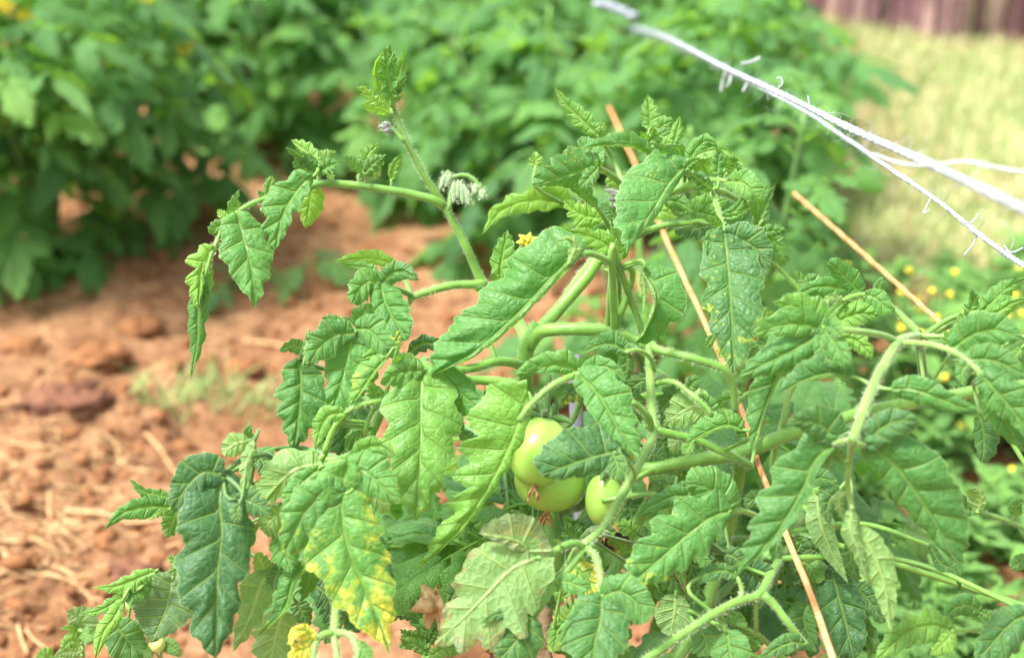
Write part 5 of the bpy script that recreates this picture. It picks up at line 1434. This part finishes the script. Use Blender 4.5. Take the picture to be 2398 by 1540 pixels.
field_plant(row_x(4.6, -1), 4.6, .62, .38, 87, Li, 104, 'fourth tomato plant of the left row, behind the tall young shoot', g1, 4, 0, 0, .95)
field_plant(row_x(5.3, -1), 5.3, .62, .38, 50, Li, 105, 'last tomato plant in view of the left row', g1, 4, 0, 0, .95)
for k, (yy, xx, lb) in enumerate(((3.1, -1.25, 'tomato plant filling the top left corner'), (3.9, -1.1, 'blurred tomato plant behind the top left bushes'), (4.7, -.95, 'far tomato plant at the top edge left of the shoot'), (5.6, -.8, 'farthest tomato plant at the top edge, left half'))):
    field_plant(xx, yy, .68, .40, 80, Li, 130 + k, lb, g3, 4, 0, 0, .9)
field_plant(.20, 1.80, .30, .17, 24, Mx, 200, 'low tomato plant right behind the central one', g2, 3, 0, .1, .8)
field_plant(-.20, 2.85, .40, .17, 55, Mx, 223, 'dark low tomato plant in the furrow under the left branch', g2, 4, 0, .12, .75)
field_plant(.04, 2.5, .46, .20, 65, Mx, 201, 'tomato plant behind the left branch, dark at its foot', g2, 4, 0, .05, .8)
field_plant(-.05, 3.3, .52, .28, 87, Mx, 224, 'tomato plant closing the furrow behind the tall young shoot', g2, 4, 0, .05, .85)
field_plant(.36, 2.45, .50, .26, 67, Mx, 202, 'tomato plant behind the crown of the central plant', g2, 4, 0, .05, .8)
field_plant(.36, 3.05, .52, .26, 82, Li, 203, 'tomato plant under the start of the white ropes', g2, 4, 0, 0, .8)
field_plant(.50, 2.80, .40, .15, 57, Li, 204, 'tomato plant whose foliage edges the grass right of the ropes', g2, 4, 0, 0, .8)
field_plant(.22, 3.8, .52, .32, 80, Li, 205, 'tomato plant between the two rows, light green and blurred', g2, 4, 0, 0, 1.1)
field_plant(.56, 3.55, .40, .20, 62, Li, 206, 'blurred tomato plant by the far knot of white rope', g2, 4, 0, 0, .8)
field_plant(.30, 4.7, .56, .42, 57, Li, 207, 'pale blurred tomato plant at the top edge, centre', g3, 4, 0, 0, 1.2)
field_plant(.62, 4.4, .30, .24, 34, Li, 208, 'last low tomato plant before the fence', g3, 4, 0)
field_plant(-.30, 5.3, .60, .42, 55, Li, 209, 'farthest pale tomato plant at the top edge behind the tall shoot', g3, 4, 0, 0, 1.3)

field_plant(-.44, 3.02, .46, .20, 56, Li, 232, 'light green tomato plant whose foot ends the bare soil path', g1, 4, 0, .05, .75)
field_plant(.285, 1.66, .50, .10, 22, Mx, 231, 'slender tomato plant at the upper end of the right orange twine', g2, 2, 0, .45, .62)

# leaves on the far side of the two plants in focus
def back_leaves(pl, stems, n, mix, seed, lsc=.62):
    rs = random.Random(seed)
    for pts, r0, r1 in stems:
        p3 = [P(x, y, d) for x, y, d in pts]
        mb = MB(); c = mb.tube(p3, np.linspace(r0, r1, len(pts)) * K, sides=9, lump=.05); mb.build('branch', M['stem_dark'], pl.root)
        for k in range(n):
            p = c[int((.08 + .9 * (k + rs.random()) / n) * (len(c) - 1))]
            a = rs.uniform(0, 2 * math.pi)
            d = np.array((math.cos(a), .35 + .6 * math.sin(a), rs.uniform(-.5, .35)))
            o = bpy.data.objects.new('leaf', rs.choice(CM[rs.choice(mix)])); COL.objects.link(o); o.parent = pl.root
            orient(o, p - np.array(pl.root.location), d, (rs.uniform(-.3, .3), -.5, 1), lsc * rs.uniform(.7, 1.15))
back_leaves(A, [([(1290, 1180, 1.08), (1220, 1120, 1.13), (1120, 1020, 1.17), (1020, 960, 1.2)], 10, 5), ([(1290, 1330, 1.07), (1380, 1180, 1.13), (1440, 1030, 1.17), (1480, 900, 1.2)], 11, 6),
                ([(1290, 1400, 1.07), (1180, 1320, 1.12), (1040, 1290, 1.15), (900, 1300, 1.16)], 10, 5)], 8, Mx, 61, .56)
back_leaves(B, [([(1690, 1320, 1.08), (1600, 1200, 1.14), (1560, 1060, 1.18), (1600, 930, 1.2)], 11, 6), ([(1660, 1420, 1.08), (1780, 1300, 1.13), (1880, 1200, 1.16), (1960, 1180, 1.18)], 11, 6),
                ([(1640, 1470, 1.08), (1520, 1380, 1.13), (1430, 1330, 1.16), (1400, 1280, 1.18)], 11, 6)], 10, Mx, 62, .58)
st = MB(); st.tube([P(1362, 1640, 1.16), P(1362, 1300, 1.16), P(1344, 830, 1.16)], [.006, .006, .0055], sides=12)
tag(st.build('plastic_stake', M['white']), 'pale lavender plastic stake half hidden behind the central plant', 'stake')

for px, py, zz, rr_ in ():
    q_ = ground_at(px, py, zz); pr_ = [o for o in COL.objects if o.get('label', '').startswith('nearest bushy')][0]
    mb = MB(); mb.ball((q_[0], q_[1], gzat(q_[0], q_[1]) + rr_), rr_, 16, 12)
    mb.build('tomato', M['tomato'], pr_)
# small dark seedling on the furrow
field_plant(-.40, 2.36, .10, .08, 12, ['dark'], 221, 'small dark low plant on the furrow under the left branch', None, 2, 0, .1, .6)
field_plant(-.30, 2.95, .16, .10, 14, ['dark', 'light'], 222, 'low plant standing in the furrow between the rows', None, 2, 0, .1, .7)

# ------------------------------------------------------------------ weeds
def simple_leaf_mesh(seed, L, w, tone, mat, deep=.06, nl=5, res=(20, 5), tooth=.05, base=.5):
    q = [(0, L * k, L * (.15 * k - .35 * k * k)) for k in (0, .33, .66, 1)]
    v, f, a, _ = leaf_geo(q, (0, 0, 1), w, w, fold=(12, 12), curl=(25, 25), nl=nl, deep=deep, res=res, tone=tone, seed=seed, tooth=tooth, base=base, back=-20, fwd=60)
    return mesh_from('weed_leaf', (v, f, a), mat)
WL = [simple_leaf_mesh(s, .048, .0085, t, M['weed']) for s, t in ((1, .4), (2, .6), (3, .8), (4, .5))]
WD = [simple_leaf_mesh(s, .05, .016, t, M['weed_dull']) for s, t in ((5, .3), (6, .5))]
fh = MB(); fh.ball((0, 0, 0), .0062, 12, 8, sz=.8)
rr = random.Random(2)
for k in range(26):
    a = k * 2.4; r = .0058 * math.sqrt(k / 26); fh.ball((math.cos(a) * r, math.sin(a) * r, .0042 - r * .25), .0014, 5, 4)
tmp = fh.build('flower_head', M['petal']); FH = tmp.data; bpy.data.objects.remove(tmp)
def weed(x, y, h, nst, flowers, seed, label, group, meshes=WL, lsc=1.0, cat='weed', name='flowering_weed', leaves=9):
    rs = random.Random(seed)
    z = gzat(x, y) - .005
    root = empty(name, (x, y, z), label, cat, group)
    base = np.array((x, y, z))
    for k in range(nst):
        a = rs.uniform(0, 6.28); r = h * rs.uniform(.15, .55); hh = h * rs.uniform(.65, 1)
        tip = base + np.array((math.cos(a) * r, math.sin(a) * r, hh))
        mb = MB(); c = mb.tube([base, base * .6 + tip * .4 + np.array((0, 0, h * .1)), tip], [.0022, .0017, .0011], n=12, sides=5)
        mb.build('stem', M['stem'], root)
        for j in range(leaves):
            t = .12 + .83 * rs.random(); p = c[int(t * 11)]
            b_ = rs.uniform(0, 6.28)
            o = bpy.data.objects.new('leaf', rs.choice(meshes)); COL.objects.link(o); o.parent = root
            orient(o, p - base, (math.cos(b_), math.sin(b_), rs.uniform(.0, .7)), (0, 0, 1), lsc * rs.uniform(.6, 1.3))
        if flowers and k < flowers:
            o = bpy.data.objects.new('flower_head', FH); COL.objects.link(o); o.parent = root
            orient(o, tip - base, (rs.uniform(-.3, .3), 1, rs.uniform(-.3, .3)), (0, -.2, 1), rs.uniform(.75, 1.0))
    return root
gw = 'yellow flowered weeds right of the tomato row'
spots = [(2140, 640, .26, 5, 'leftmost of the yellow flowered weeds under the ropes'), (2200, 660, .24, 6, 'yellow flowered weed with a pair of heads just right of the orange twine'),
         (2245, 665, .25, 4, 'yellow flowered weed with the most heads, under the lower rope'), (2285, 655, .24, 4, 'tall yellow flowered weed near the right edge under the ropes'),
         (2215, 760, .16, 2, 'short yellow flowered weed beside the front leaf'), (1965, 620, .16, 3, 'yellow flowered weed left of the orange twine'),
         (2165, 590, .27, 4, 'tallest yellow flowered weed, nearest the orange twine'), (2262, 610, .27, 4, 'yellow flowered weed rising between its neighbours under the lower rope'), (2330, 690, .2, 4, 'yellow flowered weed above the right leaf cluster'),
         (2370, 560, .16, 3, 'yellow flowered weed at the right edge below the thick rope'), (2010, 900, .13, 1, 'yellow flowered weed seen through the front leaf'),
         (2220, 880, .14, 1, 'yellow flowered weed behind the right leaf cluster'), (1960, 960, .10, 1, 'low yellow flowered weed over the thick sideways stem'),
         (2090, 850, .12, 1, 'yellow flowered weed beside the dark upright stalk')]
for i, (px, py, h, fl, lb) in enumerate(spots):
    p = ground_at(px, py, h)      # the head is at this place in the picture
    weed(p[0], p[1], h, 7, fl, 300 + i, lb, gw)
gl = 'leafy weeds covering the ground on the right'
rs = random.Random(77)
cand = []
while len(cand) < 96:
    px = rs.uniform(1870, 2560); py = rs.uniform(560, 1640)
    if px < 2030 and py > 960: continue
    cand.append((px, py))
bands = [(700, 'level with the yellow flowers'), (880, 'level with the end of the orange twine'), (1080, 'level with the thick sideways stem'), (1300, 'level with the tomatoes and below'), (1500, 'level with the bright toothed leaflet'), (9999, 'along the bottom edge')]
ords = ['rightmost', 'second', 'third', 'fourth', 'fifth', 'sixth', 'seventh', 'eighth', 'ninth', 'tenth', 'eleventh', 'twelfth'] + ['thirteenth', 'fourteenth', 'fifteenth', 'sixteenth', 'seventeenth', 'eighteenth', 'nineteenth', 'twentieth'] + ['twenty-%s' % q for q in ('first', 'second', 'third', 'fourth', 'fifth', 'sixth', 'seventh', 'eighth', 'ninth')] * 2
k = 0; lo = 0
for hi, txt in bands:
    for j, (px, py) in enumerate(sorted([c_ for c_ in cand if lo <= c_[1] < hi], reverse=True)):
        p = ground_at(px, py, .04)
        lb = ('rightmost leafy weed ' if j == 0 else ords[j] + ' leafy weed from the right ') + txt
        weed(p[0], p[1], rs.uniform(.06, .14), rs.choice((3, 4, 5)), 1 if rs.random() < .05 else 0, 400 + k, lb, gl, WL, rs.uniform(.55, 1.0), name='leafy_weed', leaves=15)
        k += 1
    lo = hi
inner = sorted([(rs.uniform(1560, 1900), rs.uniform(600, 860)) for _ in range(14)])
for k, (px, py) in enumerate(inner):
    p = ground_at(px, py, .04)
    weed(p[0], p[1], rs.uniform(.06, .13), 4, 0, 520 + k, ('leftmost' if k == 0 else ords[k]) + ' low weed from the left behind the long orange twine', 'weeds growing inside the row', WL + WD, 1.0, name='leafy_weed', leaves=7)
bush = [o for o in COL.objects if o.get('label', '').startswith('nearest bushy')][0]
for px, py, dd in ((14, 12, 2.22), (345, 15, 2.30), (60, 40, 2.3), (430, 108, 2.42)):
    c_ = P(px, py, dd)
    mb = MB()
    for k in range(6):
        a_ = k * math.pi / 3; dr = np.array((math.cos(a_), -.3, math.sin(a_)))
        mb.tube([c_, c_ + dr * .008, c_ + dr * .017], [.002, .0045, .0006], n=6, sides=5)
    f_ = mb.build('flower', M['petal'], bush)
    mb = MB(); mb.tube([c_, c_ + (0, .01, -.05), c_ + (-.02, .06, -.16)], [.0016, .0018, .0022], sides=5); mb.build('flower_stalk', M['stem'], f_)

# weeds at the bottom left, in focus: a nettle like plant and its neighbours
def weed_near(root_px, label, leaves, stems, name='broadleaf_weed'):
    p0 = P(*root_px)
    root = empty(name, (p0[0], p0[1], gzat(p0[0], p0[1])), label, 'weed')
    W = Plant(root); W.seed = 900 + int(root_px[0])
    for pts, r0, r1 in stems:
        W.stem(6, pts, r0, r1, 'stem', 'stem', 9)
    for (pts, d0, d1, wa, wb, mat, kw) in leaves:
        kw = dict(kw); nm = kw.pop('name', 'leaf')
        W.leafdef = None
        W.leaf()
        W.l(6, pts, d0, d1, wa, wb, mat=mat, **kw)
        lets = W.leafdef['lets']
        name_, mat_, lab, v, fc, at, b0, b1 = lets[0]
        W.leafdef = None
        o = link_mesh('leaf', v, fc, M[mat_], root, attrs=at)
        a = W.near(b0, W.paths)
        if .002 < a[0] < .2:
            mb = MB(); mid = b0 - norm(b1 - b0) * a[0] * .4
            mb.tube([a[1], mid, b0], [.0016, .0014, .0012], sides=7); mb.build('petiole', M['stem'], o)
    return root
nk = dict(tooth=.07, deep=.05, nl=6.5, base=.75, peak=.3, relief=.8, back=-60, fwd=100)
weed_near((330, 1700, 1.22), 'weed with one broad heart shaped rusty spotted leaf at the lower left', [
    ((762, 1045, 735, 1180, 690, 1300, 625, 1445), 1.06, 1.04, 150, 190, 'weed_dull', dict(nk, tone=.15, spot=.3, brown=.25)),
    ((770, 1060, 800, 1100, 850, 1180), 1.08, 1.07, 60, 60, 'weed_dull', dict(nk, tone=.1)),
    ((700, 1440, 760, 1470, 825, 1530), 1.09, 1.08, 50, 50, 'weed', dict(nk, tone=.2)),
    ((560, 1480, 590, 1500, 640, 1530), 1.09, 1.09, 50, 50, 'weed', dict(nk, tone=.2))],
    [([(700, 1700, 1.2), (690, 1500, 1.12), (740, 1200, 1.10), (764, 1060, 1.07)], 5, 3), ([(690, 1560, 1.12), (650, 1480, 1.10), (665, 1460, 1.09)], 3, 2)])
bud = MB(); bud.ball(P(668, 1450, 1.085, 6), .0062, 14, 10); 
o = bud.build('weed_bud', simple('pale_bud', (.62, .66, .25), .6, .3, col2=(.5, .6, .2), scale=300)); tag(o, 'small pale yellow bud beside the heart shaped leaf', 'flower bud')
weed_near((250, 1720, 1.2), 'weed with bright three fingered leaf and folded leaf at the lower left', [
    ((650, 985, 560, 1020, 400, 1080, 248, 1085), 1.04, 1.03, 60, 45, 'leaf', dict(tone=.75, deep=.3, relief=.8)),
    ((520, 1110, 400, 1180, 280, 1240, 148, 1262), 1.035, 1.03, 40, 50, 'leaf', dict(tone=.72, deep=.25, relief=.8)),
    ((600, 1020, 520, 1120, 480, 1200), 1.04, 1.03, 70, 60, 'leaf', dict(tone=.65, relief=.8)),
    ((445, 1175, 390, 1280, 320, 1380, 270, 1550), 1.03, 1.02, 45, 60, 'leaf', dict(tone=.75, deep=.06, relief=.7)),
    ((400, 1340, 450, 1390, 500, 1450, 580, 1500), 1.05, 1.05, 110, 130, 'leaf', dict(tone=.35, deep=.05, relief=.7)),
    ((430, 1190, 400, 1230, 345, 1280), 1.07, 1.07, 50, 50, 'weed_dull', dict(tone=.4, deep=.05))],
    [([(430, 1720, 1.15), (450, 1560, 1.09), (470, 1350, 1.07), (520, 1130, 1.06), (640, 1000, 1.045)], 5, 3)])
weed_near((160, 1720, 1.25), 'small pale green seedling in the bottom left corner', [
    ((175, 1360, 180, 1300, 85, 1240), 1.12, 1.11, 70, 90, 'weed_dull', dict(nk, tone=.95)),
    ((185, 1360, 230, 1300, 280, 1250), 1.13, 1.12, 50, 60, 'weed_dull', dict(nk, tone=.8)),
    ((190, 1370, 230, 1390, 270, 1350), 1.11, 1.1, 45, 45, 'weed', dict(nk, tone=.4)),
    ((150, 1370, 100, 1345, 40, 1352), 1.12, 1.11, 25, 25, 'weed', dict(nk, tone=.9)),
    ((200, 1400, 240, 1420, 262, 1440), 1.12, 1.11, 40, 40, 'weed_dull', dict(nk, tone=.7)),
    ((170, 1440, 110, 1430, 50, 1490), 1.12, 1.11, 45, 50, 'weed', dict(nk, tone=.75)),
    ((160, 1500, 80, 1500, 0, 1530), 1.13, 1.12, 45, 45, 'weed_dull', dict(nk, tone=.9)),
    ((-20, 1530, -60, 1520, -120, 1560), 1.14, 1.13, 45, 45, 'weed', dict(nk, tone=.8))],
    [([(200, 1720, 1.2), (195, 1540, 1.15), (188, 1440, 1.13), (180, 1360, 1.12)], 3.5, 2.5)])
def weed7(label, p0, leaves, stems):
    global FR
    save = FR[6]; FR[6] = FR[7]
    try: return weed_near(p0, label, leaves, stems, 'serrated_weed')
    finally: FR[6] = save
sk = dict(deep=.30, nl=6, tooth=.08, relief=2.2, ruffle=1.5)
weed7('bright crinkled young weed at the bottom beside the dry curled leaf', (1085, 1700, 1.15), [
    ((400, 1430, 360, 1300, 300, 1200, 265, 1090), 1.0, .99, 75, 90, 'weed', dict(sk, tone=.3)),
    ((400, 1420, 430, 1340, 480, 1290, 520, 1260), 1.0, .99, 60, 60, 'weed', dict(sk, tone=.45)),
    ((395, 1440, 330, 1400, 270, 1390, 190, 1330), 1.0, .99, 60, 60, 'weed', dict(sk, tone=.5)),
    ((390, 1500, 300, 1440, 230, 1440, 200, 1380), .99, .98, 50, 50, 'weed', dict(sk, tone=.6)),
    ((420, 1520, 520, 1470, 640, 1460, 755, 1425), .98, .97, 50, 60, 'weed', dict(sk, tone=.6)),
    ((400, 1350, 400, 1300, 420, 1240), .995, .99, 60, 60, 'weed', dict(sk, tone=.4))],
    [([(400, 1800, 1.15), (400, 1600, 1.03), (395, 1500, 1.0), (400, 1410, 1.0)], 7, 5)])
# dry brown leaf caught there
v, f, at, _ = leaf_geo([P(450, 1245, .975, 7), P(470, 1180, .96, 7), P(450, 1100, .965, 7), P(465, 1035, .97, 7)], norm(CAM - P(460, 1150, .97, 7)), .015, .011, curl=(60, -80), fold=(20, 20), relief=3, ruffle=3, deep=.3, res=(40, 10), seed=5)
tag(link_mesh('dry_leaf', v, f, M['dry_leaf'], attrs=at), 'curled dry tan leaf caught above the crinkled weed', 'dry leaf')

# ------------------------------------------------------------------ white ropes
def rope(name, pts, r, label, nstrand=3, pitch=.016, fray=120, seed=1, mat='rope', fmat='fray', group=None, curl=True):
    c = catmull(pts, 2 + int(sum(np.linalg.norm(np.array(pts[i + 1]) - np.array(pts[i])) for i in range(len(pts) - 1)) / .004))
    L = np.linalg.norm(np.diff(c, axis=0), axis=1).sum()
    T, N, B = frames(c)
    s = np.concatenate([[0], np.cumsum(np.linalg.norm(np.diff(c, axis=0), axis=1))])
    root = empty(name, c[0], label, 'rope' if 'rope' in name else 'twine', group)
    rs = np.random.RandomState(seed)
    wob = 1 + .10 * np.interp(s, np.linspace(0, L, 60), rs.randn(60))
    for k in range(nstrand):
        a = s / pitch * 2 * math.pi + k * 2 * math.pi / nstrand
        q = c + (np.cos(a)[:, None] * N + np.sin(a)[:, None] * B) * r * .50 * wob[:, None]
        mb = MB(); mb.tube(q[::1], [r * .50] * len(q), n=len(q), sides=7, lump=.12); mb.build('strand', M[mat], root)
    if fray:
        mb = MB()
        for k in range(fray):
            i = rs.randint(2, len(c) - 3)
            a = rs.uniform(0, 6.28); d = math.cos(a) * N[i] + math.sin(a) * B[i]
            l_ = rs.exponential(.0035) + .0015
            t1 = T[i] * rs.uniform(-1, 1)
            p = c[i] + d * r * .8
            pts_ = [p]
            w = rs.uniform(-1, 1, 3)
            for q in range(4):
                d = norm(d + .55 * np.cross(w, d) + t1 * .2); pts_.append(pts_[-1] + d * l_ / 2.5)
            mb.tube(pts_, [.00016, .00015, .00013, .0001, .00008], n=9, sides=3)
        fo = mb.build('frayed_fibres', M[fmat], root); fo['kind'] = 'stuff'
    return root, c
ra = [P(1470, 62, 3.3), P(1552, 86, 1.85), P(1700, 160, 1.35), P(1834, 222, 1.12), P(1990, 300, .97), P(2180, 385, .80), P(2398, 490, .645), P(2560, 568, .56)]
rope('white_rope', ra, .0029, 'thicker white twisted rope running out of focus to the right edge', fray=600, seed=3, group='white ropes stretched over the row')
rb = [P(1475, 70, 3.3), P(1555, 92, 1.95), P(1834, 232, 1.36), P(1960, 310, 1.22), P(2080, 392, 1.12), P(2200, 474, 1.04), P(2310, 562, .985), P(2440, 650, .93)]
rope('white_rope', rb, .0023, 'thinner white twisted rope in focus below the thick one at the right', fray=600, seed=8, group='white ropes stretched over the row', pitch=.013)
def stray(pts, f=0):
    mb = MB(); mb.tube([P(x, y, d, f) for x, y, d in pts], [.0005] * len(pts), sides=5, n=30); return mb
mb = MB()
# long loose curls on the ropes
for pts in ([(2290, 540, 1.0), (2284, 560, 1.0), (2275, 578, .995), (2262, 592, .995), (2259, 598, .995)], [(2352, 575, .97), (2362, 588, .965), (2375, 590, .96), (2396, 580, .955)],
            [(1822, 206, 1.13), (1832, 196, 1.13), (1828, 182, 1.13), (1818, 184, 1.13)], [(1884, 250, 1.07), (1894, 242, 1.07), (1892, 225, 1.07)],
            [(2180, 462, 1.05), (2172, 480, 1.05), (2162, 500, 1.05), (2176, 492, 1.05)], [(2255, 520, 1.0), (2268, 524, 1.0), (2282, 515, 1.0), (2290, 500, 1.0)]):
    mb.tube([P(*p) for p in pts], [.0006] * len(pts), sides=5, n=24)
tag(mb.build('loose_fibres', M['fray']), 'long curly loose fibres hanging from the white ropes', kind='stuff')
mb = MB()
for pts in ([(1700, 165, 1.4), (1692, 190, 1.4), (1688, 215, 1.4)], [(1735, 150, 1.35), (1760, 145, 1.35), (1780, 135, 1.35)], [(1712, 175, 1.4), (1708, 195, 1.4), (1700, 205, 1.4)], [(1750, 195, 1.33), (1745, 205, 1.33), (1740, 215, 1.33)]):
    mb.tube([P(*p) for p in pts], [.0014] * len(pts), sides=5, n=20)
tag(mb.build('frayed_rope_end', M['fray']), 'frayed tufts hanging on the blurred part of the rope', kind='stuff')
mb = MB(); mb.tube([P(2040, 360, .78), P(2120, 385, .76), P(2200, 385, .74), P(2262, 378, .73), P(2330, 392, .72), P(2398, 402, .71), P(2460, 395, .70)], [.0009] * 7, sides=6)
tag(mb.build('thin_string', M['fray']), 'thin blurred white string curving behind the thick rope', 'string')
k_ = MB()
for j in range(5): k_.ball(P(1405 + 18 * j + RNG.uniform(-4, 4), 8 + 6 * j + RNG.uniform(-8, 8), 2.35), .010, 10, 7, sx=1.3, sz=.7)
tag(k_.build('rope_knot', M['rope']), 'blurred white knot of rope at the top edge', 'knot')
def twine(pts, w, label, mat, seed=1):
    """flat baling twine: a ribbon twisted and split into fibres"""
    c = catmull(pts, 160); T, N, B = frames(c); rs = np.random.RandomState(seed)
    root = empty('orange_twine', c[0], label, 'twine', 'orange twines slanting through the plants')
    for k in range(3):
        mb = MB(); a = np.linspace(0, 26, 160) + k * 2.1
        q = c + (np.cos(a)[:, None] * N + np.sin(a)[:, None] * B) * w * .34
        mb.tube(q, w * .46 * (1 + .12 * rs.randn(160).cumsum() / 8 * 0 + .1 * rs.rand(160)), n=160, sides=7)
        mb.build('strand', M[mat], root)
    return root
twine([P(1985, 1640, .83), P(1951, 1540, .86), P(1890, 1370, .91), P(1835, 1235, .96), P(1782, 1100, 1.02), P(1742, 975, 1.08), P(1700, 865, 1.13), P(1625, 700, 1.26), P(1560, 560, 1.40), P(1490, 390, 1.66), P(1426, 250, 1.95)], .0027, 'orange twine crossing in front of the lower right leaves and up behind the crown', 'twine', 2)
twine([P(2330, 860, 1.02), P(2228, 778, 1.08), P(2120, 682, 1.17), P(2000, 575, 1.28), P(1860, 453, 1.46)], .0026, 'orange twine slanting across the weeds below the white ropes', 'twine', 5)
